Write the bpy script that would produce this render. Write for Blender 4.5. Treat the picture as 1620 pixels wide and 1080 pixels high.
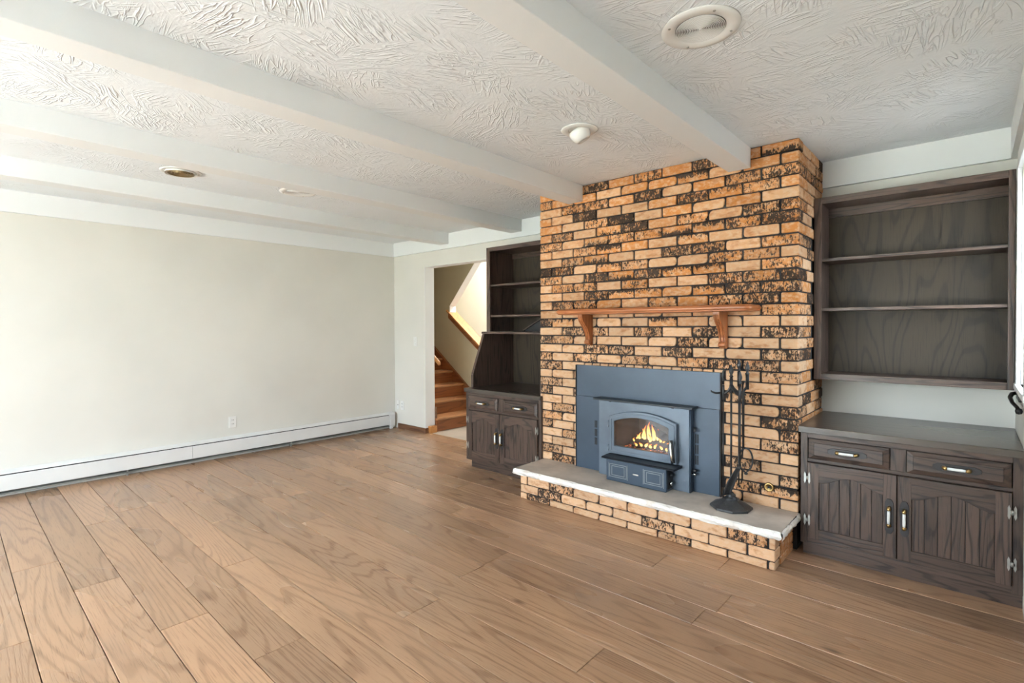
import bpy, bmesh, math, random
from mathutils import Vector, Matrix
random.seed(7)
S = bpy.context.scene
for o in list(bpy.data.objects): bpy.data.objects.remove(o)
COL = S.collection
PI = math.pi

# ------------------------------------------------------------------ camera
def make_camera():
    f, hy, a, roll, pit = 810.18, 526.93, 0.7325, -0.0041, -0.0130
    R = Vector((math.cos(a), math.sin(a), 0)); F = Vector((-math.sin(a), math.cos(a), 0)); D = Vector((0, 0, -1))
    c, q = math.cos(pit), math.sin(pit)
    F, D = F*c - D*q, D*c + F*q
    c, q = math.cos(roll), math.sin(roll)
    R, D = R*c - D*q, R*q + D*c
    cam = bpy.data.cameras.new('camera'); o = bpy.data.objects.new('camera', cam); COL.objects.link(o)
    U, B = -D, -F
    o.matrix_world = Matrix(((R.x, U.x, B.x, 0), (R.y, U.y, B.y, 0), (R.z, U.z, B.z, 1.3353), (0, 0, 0, 1)))
    cam.sensor_width = 36; cam.lens = f/1620*36
    cam.shift_y = (hy-540)/1620
    cam.clip_start = 0.02
    S.camera = o
make_camera()

# ------------------------------------------------------------------ world and light
W = bpy.data.worlds.new('sky'); S.world = W; W.use_nodes = True
bg = W.node_tree.nodes['Background']
bg.inputs[0].default_value = (0.78, 0.89, 1.0, 1); bg.inputs[1].default_value = 10.0
def portal(name, loc, rot, sx, sy):
    l = bpy.data.lights.new(name, 'AREA'); l.shape = 'RECTANGLE'; l.size = sx; l.size_y = sy
    l.cycles.is_portal = True
    o = bpy.data.objects.new(name, l); COL.objects.link(o); o.location = loc; o.rotation_euler = rot
RX0, RX1, RZ0, RZ1 = -4.7, -0.85, 0.08, 2.12          # glazing in the rear wall
WY0, WY1, WZ0, WZ1 = 3.16, 3.66, 1.03, 2.13           # window in the right wall
YR = -2.4                                            # rear wall
portal('rear_window_portal', ((RX0+RX1)/2, YR-0.16, (RZ0+RZ1)/2), (PI/2, 0, 0), RX1-RX0, RZ1-RZ0)
portal('right_window_portal', (0.182+0.16, (WY0+WY1)/2, (WZ0+WZ1)/2), (PI/2, 0, PI/2), WY1-WY0, WZ1-WZ0)
sun = bpy.data.lights.new('sun', 'SUN'); sun.energy = 62.0; sun.angle = .03; sun.color = (1, .95, .88)
so_ = bpy.data.objects.new('sun', sun); COL.objects.link(so_)
so_.rotation_euler = Vector((-.28, .42, .86)).to_track_quat('Z', 'Y').to_euler()   # stands behind the house, over the hall roof
vs = S.view_settings
vs.view_transform = 'Standard'; vs.look = 'None'; vs.gamma = 1; vs.use_curve_mapping = False
vs.exposure = 1.05
S.cycles.use_denoising = True
S.cycles.max_bounces = 8; S.cycles.diffuse_bounces = 6; S.cycles.glossy_bounces = 4; S.cycles.transparent_max_bounces = 12
S.cycles.sample_clamp_indirect = 6.0
S.cycles.caustics_reflective = False; S.cycles.caustics_refractive = False

# ------------------------------------------------------------------ node helpers
class NT:
    def __init__(s, name):
        s.m = bpy.data.materials.new(name); s.m.use_nodes = True
        s.t = s.m.node_tree; s.b = s.t.nodes['Principled BSDF']
    def n(s, typ, **k):
        nd = s.t.nodes.new(typ)
        for a, v in k.items():
            if a.startswith('i_'):
                key = a[2:]; key = int(key) if key.isdigit() else key
                s.set(nd.inputs[key], v)
            else: setattr(nd, a, v)
        return nd
    def set(s, inp, v):
        if isinstance(v, bpy.types.NodeSocket): s.t.links.new(v, inp)
        else: inp.default_value = v
    def math(s, op, a, b=0.0, c=None, clamp=False):
        nd = s.t.nodes.new('ShaderNodeMath'); nd.operation = op; nd.use_clamp = clamp
        s.set(nd.inputs[0], a); s.set(nd.inputs[1], b)
        if c is not None: s.set(nd.inputs[2], c)
        return nd.outputs[0]
    def vmath(s, op, a, b=(0, 0, 0)):
        nd = s.t.nodes.new('ShaderNodeVectorMath'); nd.operation = op
        s.set(nd.inputs[0], a); s.set(nd.inputs[1], b)
        return nd.outputs[0]
    def noise(s, vec, scale=1, detail=2, rough=.5, dist=0):
        nd = s.n('ShaderNodeTexNoise'); s.set(nd.inputs['Vector'], vec)
        nd.inputs['Scale'].default_value = scale; nd.inputs['Detail'].default_value = detail
        nd.inputs['Roughness'].default_value = rough; nd.inputs['Distortion'].default_value = dist
        return nd.outputs['Fac']
    def ramp(s, fac, stops, interp='LINEAR'):
        nd = s.n('ShaderNodeValToRGB'); s.set(nd.inputs[0], fac); cr = nd.color_ramp; cr.interpolation = interp
        while len(cr.elements) < len(stops): cr.elements.new(0.5)
        for e, (p, c) in zip(cr.elements, stops):
            e.position = p; e.color = (c[0], c[1], c[2], 1) if len(c) == 3 else c
        return nd.outputs[0]
    def mix(s, fac, a, b, mode='MIX'):
        nd = s.n('ShaderNodeMix'); nd.data_type = 'RGBA'; nd.blend_type = mode
        s.set(nd.inputs[0], fac)
        s.set(nd.inputs[6], a if isinstance(a, bpy.types.NodeSocket) else (*a, 1))
        s.set(nd.inputs[7], b if isinstance(b, bpy.types.NodeSocket) else (*b, 1))
        return nd.outputs[2]
    def smooth(s, v, a, b, lo=0.0, hi=1.0):
        nd = s.n('ShaderNodeMapRange'); nd.interpolation_type = 'SMOOTHSTEP'
        s.set(nd.inputs[0], v); s.set(nd.inputs[1], a); s.set(nd.inputs[2], b)
        nd.inputs[3].default_value = lo; nd.inputs[4].default_value = hi
        return nd.outputs[0]
    def bump(s, h, strength=.3, dist=.005):
        nd = s.n('ShaderNodeBump'); nd.inputs['Strength'].default_value = strength
        nd.inputs['Distance'].default_value = dist; s.set(nd.inputs['Height'], h)
        s.t.links.new(nd.outputs[0], s.b.inputs['Normal'])
    def obj(s): return s.n('ShaderNodeTexCoord').outputs['Object']
    def rnd(s): return s.n('ShaderNodeObjectInfo').outputs['Random']
    def sc(s, vec, v): return s.vmath('MULTIPLY', vec, v)
    def fin(s, color=None, rough=None, metal=None, spec=None, coat=None):
        for key, v in (('Base Color', color), ('Roughness', rough), ('Metallic', metal), ('Specular IOR Level', spec), ('Coat Weight', coat)):
            if v is None: continue
            if isinstance(v, tuple) and len(v) == 3: v = (*v, 1)
            s.set(s.b.inputs[key], v)
        return s.m

def plain(name, color, rough=.5, metal=0.0, var=.06, bumpk=0.0, bs=60, spec=None):
    t = NT(name); p = t.vmath('ADD', t.obj(), t.vmath('MULTIPLY', t.n('ShaderNodeCombineXYZ', i_0=t.rnd(), i_1=t.rnd(), i_2=t.rnd()).outputs[0], (31, 17, 23)))
    n = t.noise(p, 3.5, 4, .6)
    k = t.smooth(n, .3, .7, 1-var, 1+var)
    c = t.mix(1.0, color, t.n('ShaderNodeCombineXYZ', i_0=k, i_1=k, i_2=k).outputs[0], 'MULTIPLY')
    if bumpk: t.bump(t.noise(p, bs, 3, .6), bumpk, .004)
    return t.fin(c, rough, metal, spec)

def wood(name, light, dark, axis='X', K=55, cross=5.0, along=.55, rough=.38, line=.75, pore=.35, var=.22, bumpk=.12, coat=0.0, bright=0.0, stain=None, stainamt=.5, wig=2.0, spec=None, knots=False):
    t = NT(name)
    r = t.rnd()
    off = t.vmath('MULTIPLY', t.n('ShaderNodeCombineXYZ', i_0=r, i_1=r, i_2=r).outputs[0], (57, 91, 37))
    p = t.vmath('ADD', t.obj(), off)
    ia = 'XYZ'.index(axis)
    def scl(a, c): v = [c, c, c]; v[ia] = a; return t.sc(p, tuple(v))
    fld = t.noise(scl(along, cross), 1, wig, .42, 0)
    ph = t.math('MULTIPLY', fld, K)
    s1 = t.math('SINE', ph)
    ring = t.smooth(s1, -.2, 1.0)                        # broad early-wood bands
    thin = t.smooth(s1, .55, .98)                        # thin dark growth lines
    pr = t.noise(scl(7, 230), 1, 2, .6)
    prm = t.smooth(pr, .52, .68)
    big = t.noise(scl(.5, 1.5), 1, 3, .5)
    tint = t.math('ADD', t.math('MULTIPLY', t.math('SUBTRACT', r, .5), var), t.math('MULTIPLY', t.math('SUBTRACT', big, .5), var*2.2))
    fac = t.math('ADD', t.math('MULTIPLY', ring, line*.22), t.math('MULTIPLY', thin, line*.68))
    fac = t.math('ADD', fac, t.math('MULTIPLY', prm, pore), clamp=True)
    c = t.mix(fac, light, dark)
    kk = t.math('ADD', 1.0+bright, tint)
    c = t.mix(1.0, c, t.n('ShaderNodeCombineXYZ', i_0=kk, i_1=kk, i_2=kk).outputs[0], 'MULTIPLY')
    if stain:
        sm = t.smooth(t.noise(t.sc(p, (1.2, 2.6, 2.0)), 1, 5, .62), .42, .78)
        c = t.mix(t.math('MULTIPLY', sm, stainamt), c, stain)
    if knots:
        kv = t.n('ShaderNodeTexVoronoi', i_Scale=1.0); v_ = [5.0, 5.0, 5.0]; v_[ia] = 1.7
        t.set(kv.inputs['Vector'], t.sc(p, tuple(v_)))
        sc_ = t.n('ShaderNodeSeparateColor'); t.set(sc_.inputs[0], kv.outputs['Color'])
        hit = t.math('MULTIPLY', t.smooth(t.math('ADD', kv.outputs['Distance'], t.math('MULTIPLY', pr, .06)), .14, .06), t.math('GREATER_THAN', sc_.outputs[0], .62))
        c = t.mix(t.math('MULTIPLY', hit, .75), c, (.05, .028, .018))
    t.bump(t.math('SUBTRACT', 0.0, t.math('ADD', thin, prm)), bumpk, .002)
    rr = t.math('ADD', rough, t.math('MULTIPLY', t.math('SUBTRACT', big, .5), .2))
    return t.fin(c, rr, coat=coat, spec=spec)

M = {}
def wall_paint(name, col, k=.05):
    t = NT(name); p = t.obj()
    n = t.noise(p, 1.2, 3, .55)
    kk = t.smooth(n, .25, .75, 1-k, 1+k*.6)
    c = t.mix(1.0, col, t.n('ShaderNodeCombineXYZ', i_0=kk, i_1=kk, i_2=kk).outputs[0], 'MULTIPLY')
    t.bump(t.noise(p, 160, 3, .6), .06, .002)
    return t.fin(c, .62, spec=.3)
M['wall'] = wall_paint('wall_paint', (.725, .712, .665))
M['white'] = wall_paint('white_paint', (.83, .85, .86), .02)
M['beam'] = wall_paint('beam_paint', (.80, .82, .83), .02)
M['olive'] = wall_paint('stair_wall_paint', (.52, .465, .325))
M['hallwhite'] = wall_paint('hall_white_paint', (.85, .84, .82))

def ceiling_mat():
    t = NT('stomped_plaster'); p = t.obj()
    warp = t.vmath('ADD', p, t.sc(t.n('ShaderNodeTexNoise', i_Scale=3.0).outputs['Color'], (.12, .12, 0)))
    h = None
    for sc, amp, seed in ((3.6, 1.0, 0.0), (5.5, .8, 13.7)):
        pv = t.vmath('ADD', warp, (seed, seed*.7, 0))
        v = t.n('ShaderNodeTexVoronoi', i_Scale=sc); t.set(v.inputs['Vector'], pv)
        sp = t.n('ShaderNodeSeparateColor'); t.set(sp.inputs[0], v.outputs['Color'])
        ang = t.math('MULTIPLY', sp.outputs[0], 6.283)
        vr = t.n('ShaderNodeVectorRotate', rotation_type='Z_AXIS'); t.set(vr.inputs['Vector'], pv); t.set(vr.inputs['Angle'], ang)
        st = t.noise(t.sc(vr.outputs[0], (5, 30, 1)), 1, 1.5, .5, 1.0)
        r = t.math('SUBTRACT', 1.0, t.math('MULTIPLY', t.math('ABSOLUTE', t.math('SUBTRACT', st, .5)), 11.0), clamp=True)
        edge = t.smooth(v.outputs['Distance'], .75, .2)
        r = t.math('MULTIPLY', t.math('POWER', r, 2.0), t.math('MULTIPLY', edge, amp))
        h = r if h is None else t.math('MAXIMUM', h, r)
    fine = t.noise(p, 45, 3, .6)
    h = t.math('ADD', h, t.math('MULTIPLY', fine, .25))
    t.bump(h, .55, .010)
    return t.fin((.81, .85, .885), .7, spec=.25)
M['ceiling'] = ceiling_mat()

def brick_mat():
    t = NT('tumbled_brick')
    oi = t.n('ShaderNodeObjectInfo')
    sp = t.n('ShaderNodeSeparateColor'); t.set(sp.inputs[0], oi.outputs['Color'])
    soot, pale, bias = sp.outputs[0], sp.outputs[1], sp.outputs[2]
    r = oi.outputs['Random']
    tc = t.obj()
    p = t.vmath('ADD', tc, t.vmath('MULTIPLY', t.n('ShaderNodeCombineXYZ', i_0=r, i_1=r, i_2=r).outputs[0], (13, 29, 53)))
    base = t.mix(pale, (.60, .245, .070), (.75, .475, .285))
    mot = t.noise(t.sc(p, (30, 30, 45)), 1, 4, .65)
    base = t.mix(t.smooth(mot, .42, .64, 0, .6), base, (.76, .55, .38))
    deep = t.noise(t.sc(p, (14, 14, 30)), 1, 3, .6)
    base = t.mix(t.smooth(deep, .50, .70, 0, .6), base, (.43, .165, .045))
    k = t.math('ADD', .70, t.math('MULTIPLY', r, .26))
    base = t.mix(1.0, base, t.n('ShaderNodeCombineXYZ', i_0=k, i_1=k, i_2=k).outputs[0], 'MULTIPLY')
    # soot and manganese flecks burnt into the clay
    n1 = t.noise(t.sc(p, (105, 105, 52)), 1, 3.5, .72)
    n2 = t.noise(t.sc(p, (26, 26, 20)), 1, 3, .6)
    sep = t.n('ShaderNodeSeparateXYZ'); t.set(sep.inputs[0], tc)
    zz = t.math('MULTIPLY', sep.outputs[2], 1/.031)                     # -1 .. 1 over the height
    vb = t.math('MULTIPLY', t.math('MULTIPLY', t.math('SUBTRACT', bias, .5), 2.0), zz)
    val = t.math('ADD', t.math('MULTIPLY', n1, .62), t.math('MULTIPLY', n2, .38))
    val = t.math('ADD', val, t.math('MULTIPLY', vb, .13))
    thr = t.math('SUBTRACT', .80, t.math('MULTIPLY', soot, .42))
    mask = t.smooth(t.math('SUBTRACT', val, thr), -.022, .050)
    c = t.mix(t.math('MULTIPLY', mask, .95), base, (.013, .012, .012))
    h = t.math('ADD', t.math('MULTIPLY', mot, .6), t.math('MULTIPLY', deep, .8))
    t.bump(h, .55, .006)
    return t.fin(c, .82, spec=.25)
M['brick'] = brick_mat()
M['mortar'] = plain('black_mortar', (.021, .020, .021), .9, bumpk=.5, bs=90)

M['floor'] = wood('oak_plank', (.405, .247, .150), (.165, .086, .046), 'X', K=135, cross=4.2, along=.36, wig=1.3, knots=True, rough=.27, line=.42, pore=.42, var=.34, bumpk=.10, coat=0, stain=(.22, .165, .12), stainamt=.26)
M['subfloor'] = plain('subfloor_dark', (.05, .03, .018), .9)
DL, DD = (.086, .056, .043), (.017, .012, .011)
for ax in 'XYZ':
    M['oak'+ax] = wood('dark_oak_'+ax.lower(), DL, DD, ax, K=85, cross=8, along=.8, rough=.36, line=.7, pore=.45, var=.3, bumpk=.15, spec=.4)
M['oakback'] = wood('dark_oak_plywood', (.042, .030, .019), (.012, .009, .007), 'Z', K=110, cross=3.4, along=.6, spec=.3, rough=.48, line=.65, pore=.4, var=.25, bumpk=.08)
M['top'] = wood('dark_oak_top', (.075, .058, .046), (.028, .021, .018), 'X', K=48, cross=6, along=.7, rough=.30, line=.5, pore=.35, var=.3, bumpk=.08, coat=.2)
for ax in 'XYZ':
    M['mantel'+ax] = wood('mantel_wood_'+ax.lower(), (.37, .128, .042), (.18, .055, .018), ax, K=40, cross=14, along=.8, rough=.35, line=.5, pore=.3, var=.15)
    M['stair'+ax] = wood('stair_wood_'+ax.lower(), (.27, .090, .028), (.12, .036, .011), ax, K=40, cross=9, along=.8, rough=.33, line=.55, pore=.3, var=.2)
M['tread'] = wood('stair_tread_wood', (.42, .20, .085), (.22, .09, .035), 'Y', K=40, cross=9, along=.8, rough=.33, line=.5, pore=.3, var=.2)
M['cap'] = wood('stair_cap_wood', (.50, .22, .065), (.28, .10, .03), 'X', K=40, cross=9, along=.8, rough=.3, line=.5, pore=.3, var=.1)
M['base'] = wood('baseboard_wood', (.20, .095, .05), (.09, .04, .02), 'X', K=40, cross=9, along=.8, rough=.4)
M['stone_top'] = plain('limestone_sawn', (.50, .445, .395), .6, var=.2, bumpk=.12, bs=40)
def rock_mat():
    t = NT('limestone_rockface'); p = t.obj()
    n = t.noise(p, 38, 5, .7); n2 = t.noise(p, 9, 3, .6)
    c = t.mix(t.smooth(n2, .45, .75, 0, .6), (.88, .86, .82), (.76, .64, .52))
    c = t.mix(t.smooth(n, .58, .74, 0, .5), c, (.40, .36, .32))
    t.bump(n, .7, .008)
    return t.fin(c, .8)
M['stone_edge'] = rock_mat()
M['stove'] = plain('stove_steel_paint', (.046, .070, .104), .42, .25, var=.10, bumpk=.05, bs=120)
M['cast'] = plain('cast_iron_grey', (.115, .145, .185), .40, .35, var=.14, bumpk=.12, bs=140)
M['castlite'] = plain('cast_iron_relief', (.26, .29, .31), .45, .3, var=.15)
M['iron'] = plain('wrought_iron', (.040, .042, .046), .40, .5, var=.3, bumpk=.35, bs=110)
M['black'] = plain('flat_black', (.008, .008, .009), .6)
M['soot'] = plain('firebrick_soot', (.10, .070, .055), .9, var=.5, bumpk=.4, bs=40)
M['nickel'] = plain('bright_nickel', (.62, .61, .58), .22, 1.0)
M['antique'] = plain('antique_silver', (.42, .42, .39), .35, .7, var=.2)
M['brass'] = plain('antique_brass', (.45, .30, .12), .28, 1.0, var=.15)
M['porcelain'] = plain('white_porcelain', (.82, .82, .80), .12, var=.01)
M['plastic'] = plain('white_plastic', (.80, .80, .78), .4, var=.01)
M['heater'] = plain('heater_enamel', (.74, .745, .74), .38, var=.03)
M['dust'] = plain('dusty_grey', (.22, .22, .20), .8, var=.3)
M['bronze'] = plain('dark_bronze', (.035, .030, .026), .35, .7)
M['vinyl'] = plain('hall_floor_tile', (.50, .44, .37), .4, var=.12)
M['lawn'] = plain('lawn', (.10, .13, .06), .9, var=.3)
M['patio'] = plain('bounce_concrete', (.68, .66, .62), .9, var=.1)
M['gravel'] = plain('yard_gravel', (.08, .08, .08), .9, var=.2)
M['liplit'] = plain('dark_steel_lip', (.022, .027, .034), .4, .4)
M['plate'] = plain('dark_handle_plate', (.030, .027, .028), .35, .2, var=.1)
M['footiron'] = plain('cast_foot_iron', (.075, .076, .08), .5, .4, var=.5, bumpk=.9, bs=70)
M['vent'] = plain('vent_brass', (.30, .22, .11), .4, .6, var=.2)
def glass_mat(name, tint, refl=.09, haze=None):
    t = NT(name); t.t.nodes.remove(t.b)
    tr = t.n('ShaderNodeBsdfTransparent'); tr.inputs[0].default_value = (*tint, 1)
    gl = t.n('ShaderNodeBsdfGlossy'); gl.inputs['Roughness'].default_value = .04
    mx = t.n('ShaderNodeMixShader'); mx.inputs[0].default_value = refl
    t.t.links.new(tr.outputs[0], mx.inputs[1]); t.t.links.new(gl.outputs[0], mx.inputs[2])
    out = mx.outputs[0]
    if haze:
        df = t.n('ShaderNodeBsdfDiffuse'); df.inputs[0].default_value = (.35, .31, .29, 1)
        m2 = t.n('ShaderNodeMixShader')
        t.set(m2.inputs[0], t.smooth(t.noise(t.sc(t.obj(), (7, 7, 5)), 1, 4, .65), .42, .75, .02, haze))
        t.t.links.new(out, m2.inputs[1]); t.t.links.new(df.outputs[0], m2.inputs[2]); out = m2.outputs[0]
    t.t.links.new(out, t.t.nodes['Material Output'].inputs[0])
    return t.m
M['glass'] = glass_mat('window_glass', (.97, .98, .97), .06)
M['stoveglass'] = glass_mat('stove_glass', (.90, .88, .86), .045, .10)
def flame_mat():
    t = NT('flame'); t.t.nodes.remove(t.b)
    g = t.n('ShaderNodeTexCoord').outputs['Generated']
    sp = t.n('ShaderNodeSeparateXYZ'); t.set(sp.inputs[0], g)
    col = t.ramp(t.math('ADD', sp.outputs[2], t.math('MULTIPLY', t.math('SUBTRACT', t.noise(t.obj(), 40, 2), .5), .5)), [(0, (1, .62, .22)), (.45, (1, .50, .12)), (.8, (1, .25, .04)), (1, (.8, .1, .01))])
    e = t.n('ShaderNodeEmission'); t.set(e.inputs[0], col); e.inputs[1].default_value = 1.7
    t.t.links.new(e.outputs[0], t.t.nodes['Material Output'].inputs[0])
    return t.m
M['flame'] = flame_mat()
def ember_mat():
    t = NT('ember_bed'); p = t.obj()
    n = t.noise(p, 45, 3, .7)
    c = t.mix(t.smooth(n, .45, .6), (.03, .025, .022), (.20, .18, .17))
    t.set(t.b.inputs['Emission Color'], (1, .22, .06, 1))
    t.set(t.b.inputs['Emission Strength'], t.smooth(n, .56, .70, 0, 2.5))
    t.bump(n, .8, .01)
    return t.fin(c, .9)
M['ember'] = ember_mat()
M['log'] = plain('charred_log', (.055, .042, .036), .9, var=.5, bumpk=.9, bs=50)
M['fillglow'] = (lambda t: (t.set(t.b.inputs['Emission Color'], (1, .86, .66, 1)), t.set(t.b.inputs['Emission Strength'], 6.0), t.fin((.9, .9, .9), .4))[-1])(NT('fill_lamp_glow'))  # glowing shade of the added hall fill lamp

# ------------------------------------------------------------------ mesh helpers
WPOS = {}
def wp(o): return WPOS[o.name] if o else Vector((0, 0, 0))
class MB:
    def __init__(s): s.v = []; s.f = []; s.fm = []; s.sm = []
    def add(s, vs, fs, mi=0, smooth=False):
        n = len(s.v); s.v += [tuple(q) for q in vs]
        for f in fs: s.f.append([i+n for i in f]); s.fm.append(mi); s.sm.append(smooth)
        return s
    def box(s, x0, x1, y0, y1, z0, z1, mi=0):
        vs = [(x, y, z) for x in (x0, x1) for y in (y0, y1) for z in (z0, z1)]
        return s.add(vs, [(0, 1, 3, 2), (4, 6, 7, 5), (0, 4, 5, 1), (2, 3, 7, 6), (0, 2, 6, 4), (1, 5, 7, 3)], mi)
    def ext(s, pts, axis, a, b, mi=0, smooth=False):
        """extrude a closed 2D outline along an axis from a to b"""
        def P(q, w):
            return {'X': (w, q[0], q[1]), 'Y': (q[0], w, q[1]), 'Z': (q[0], q[1], w)}[axis]
        n = len(pts)
        s.add([P(q, a) for q in pts]+[P(q, b) for q in pts], [], mi)
        k = len(s.v)-2*n
        s.f.append([k+i for i in range(n)]); s.fm.append(mi); s.sm.append(False)
        s.f.append([k+n+i for i in reversed(range(n))]); s.fm.append(mi); s.sm.append(False)
        for i in range(n):
            j = (i+1) % n
            s.f.append([k+i, k+n+i, k+n+j, k+j]); s.fm.append(mi); s.sm.append(smooth)
        return s
    def ring(s, outer, inner, y0, y1, mi=0):
        """plate in the XZ plane with a hole; both outlines have n points"""
        n = len(outer)
        vs = [(x, y0, z) for x, z in outer]+[(x, y0, z) for x, z in inner]+[(x, y1, z) for x, z in outer]+[(x, y1, z) for x, z in inner]
        fs = []
        for i in range(n):
            j = (i+1) % n
            fs += [(i, j, n+j, n+i), (2*n+i, 3*n+i, 3*n+j, 2*n+j), (i, 2*n+i, 2*n+j, j), (n+i, n+j, 3*n+j, 3*n+i)]
        return s.add(vs, fs, mi)
    def tube(s, path, r, n=8, mi=0, cap=True):
        pts = [Vector(p) for p in path]; rs = r if isinstance(r, (list, tuple)) else [r]*len(pts)
        vs = []; prev = None
        for i, p in enumerate(pts):
            d = (pts[min(i+1, len(pts)-1)]-pts[max(i-1, 0)]).normalized()
            up = Vector((0, 0, 1)) if abs(d.z) < .9 else Vector((1, 0, 0))
            if prev is not None: up = prev
            u = d.cross(up).cross(d).normalized(); prev = u
            w = d.cross(u)
            vs += [p+(u*math.cos(2*PI*k/n)+w*math.sin(2*PI*k/n))*rs[i] for k in range(n)]
        fs = [(i*n+k, i*n+(k+1) % n, (i+1)*n+(k+1) % n, (i+1)*n+k) for i in range(len(pts)-1) for k in range(n)]
        s.add(vs, fs, mi, True)
        if cap:
            k0 = len(s.v)-len(vs)
            s.f.append([k0+i for i in range(n)][::-1]); s.fm.append(mi); s.sm.append(False)
            s.f.append([len(s.v)-n+i for i in range(n)]); s.fm.append(mi); s.sm.append(False)
        return s
    def lathe(s, prof, c, n=20, mi=0, axis='Z', smooth=True, rot=0.0, sx=1.0, sy=1.0):
        """profile of (radius, height) spun about an axis through c"""
        vs = []
        for r, h in prof:
            for k in range(n):
                a = 2*PI*k/n+rot; x, y = r*math.cos(a)*sx, r*math.sin(a)*sy
                q = {'Z': (x, y, h), 'Y': (x, h, y), 'X': (h, x, y)}[axis]
                vs.append((c[0]+q[0], c[1]+q[1], c[2]+q[2]))
        m = len(prof)
        fs = [(i*n+k, i*n+(k+1) % n, (i+1)*n+(k+1) % n, (i+1)*n+k) for i in range(m-1) for k in range(n)]
        s.add(vs, fs, mi, smooth)
        k0 = len(s.v)-len(vs)
        if prof[0][0] > 1e-6: s.f.append([k0+i for i in range(n)][::-1]); s.fm.append(mi); s.sm.append(False)
        if prof[-1][0] > 1e-6: s.f.append([len(s.v)-n+i for i in range(n)]); s.fm.append(mi); s.sm.append(False)
        return s
    def mesh(s, name, mats, origin=Vector((0, 0, 0)), fixn=True):
        me = bpy.data.meshes.new(name)
        me.from_pydata([tuple(Vector(q)-origin) for q in s.v], [], s.f)
        for m in (mats if isinstance(mats, (list, tuple)) else [mats]): me.materials.append(m)
        me.polygons.foreach_set('material_index', s.fm); me.polygons.foreach_set('use_smooth', s.sm)
        if fixn:
            b = bmesh.new(); b.from_mesh(me); bmesh.ops.recalc_face_normals(b, faces=b.faces); b.to_mesh(me); b.free()
        me.update()
        return me
    def build(s, name, mats, parent=None, bevel=0.0, seg=2, origin=None):
        po = wp(parent)
        og = Vector(origin) if origin is not None else po.copy()
        o = bpy.data.objects.new(name, s.mesh(name, mats, og)); COL.objects.link(o)
        o.location = og-po
        WPOS[o.name] = og
        if parent: o.parent = parent
        if bevel:
            md = o.modifiers.new('bevel', 'BEVEL'); md.width = bevel; md.segments = seg; md.limit_method = 'ANGLE'; md.angle_limit = .7
        return o
def bx(name, mat, x0, x1, y0, y1, z0, z1, parent=None, bevel=0.0, center=False):
    og = ((x0+x1)/2, (y0+y1)/2, (z0+z1)/2) if center else None
    return MB().box(x0, x1, y0, y1, z0, z1).build(name, mat, parent, bevel, origin=og)
def tag(o, label, cat, group=None, kind=None):
    o['label'] = label; o['category'] = cat
    if group: o['group'] = group
    if kind: o['kind'] = kind
    return o
def thing(name, label, cat, loc, group=None, kind=None):
    o = bpy.data.objects.new(name, None); COL.objects.link(o); o.location = loc; o.empty_display_size = .1
    WPOS[o.name] = Vector(loc)
    return tag(o, label, cat, group, kind)
def struct(o, label, cat): return tag(o, label, cat, kind='structure')
def copy_part(src, parent, loc, name=None):
    c = src.copy(); COL.objects.link(c); c.parent = parent; c.location = loc
    WPOS[c.name] = wp(parent)+Vector(loc)
    return c

# ------------------------------------------------------------------ room dimensions (metres, camera over the origin)
XL, XR = -5.738, 0.182            # left and right walls
YW, YJ = 4.036, 4.18              # back wall face and its far side
YF = 3.3765                       # face of the brick chimney breast
BL, BR = -2.716, -0.763           # breast left and right edges
H, HB, HS = 2.44, 2.3155, 2.265   # ceiling, beam underside, fascia underside
OX0, OX1, OZ = -5.095, -3.62, 2.084   # doorway to the stair hall

# ------------------------------------------------------------------ shell
fl = struct(bx('floor', M['subfloor'], XL-.12, XR+.12, YR-.1, 4.10, -.10, -.012), 'wide oak plank floor in warm brown tones', 'floor')
struct(bx('ceiling', M['ceiling'], XL-.12, XR+.12, YR-.1, YJ, H, H+.10), 'white ceiling with swirled plaster texture', 'ceiling')
struct(bx('wall_left', M['wall'], XL-.12, XL, YR-.1, YJ, -.1, H), 'long off-white left wall above the baseboard heater', 'wall')
m = MB(); m.box(XL, OX0, YW, YJ, -.1, H); m.box(OX0, OX1, YW, YJ, OZ, H); m.box(OX1, XR, YW, YJ, -.1, H)
struct(m.build('wall_back', M['wall']), 'off-white wall behind the fireplace with the doorway to the stairs', 'wall')
m = MB(); m.box(XR, XR+.12, YR-.1, WY0, -.1, H); m.box(XR, XR+.12, WY1, YJ, -.1, H); m.box(XR, XR+.12, WY0, WY1, -.1, WZ0); m.box(XR, XR+.12, WY0, WY1, WZ1, H)
struct(m.build('wall_right', M['wall']), 'right wall with a wide window beside the upper bookcase', 'wall')
m = MB(); m.box(XL, RX0, YR-.12, YR, -.1, H); m.box(RX1, XR, YR-.12, YR, -.1, H); m.box(RX0, RX1, YR-.12, YR, RZ1, H); m.box(RX0, RX1, YR-.12, YR, -.1, RZ0)
struct(m.build('wall_rear', M['wall']), 'rear wall with wide glass doors, behind the viewer', 'wall')
# rear glazing: five lights
t = thing('window_2', 'wide glazed doors in the rear wall', 'window', ((RX0+RX1)/2, YR-.06, RZ0), kind='structure')
nl = 5; wd = (RX1-RX0)/nl
for i in range(nl):
    a, b = RX0+i*wd, RX0+(i+1)*wd
    q = MB(); q.box(a, a+.05, YR-.09, YR-.03, RZ0, RZ1); q.box(b-.05, b, YR-.09, YR-.03, RZ0, RZ1); q.box(a+.05, b-.05, YR-.09, YR-.03, RZ0, RZ0+.08); q.box(a+.05, b-.05, YR-.09, YR-.03, RZ1-.06, RZ1)
    sash = q.build('sash', M['white'], t)
    bx('pane', M['glass'], a+.05, b-.05, YR-.062, YR-.058, RZ0+.08, RZ1-.06, sash)
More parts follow.
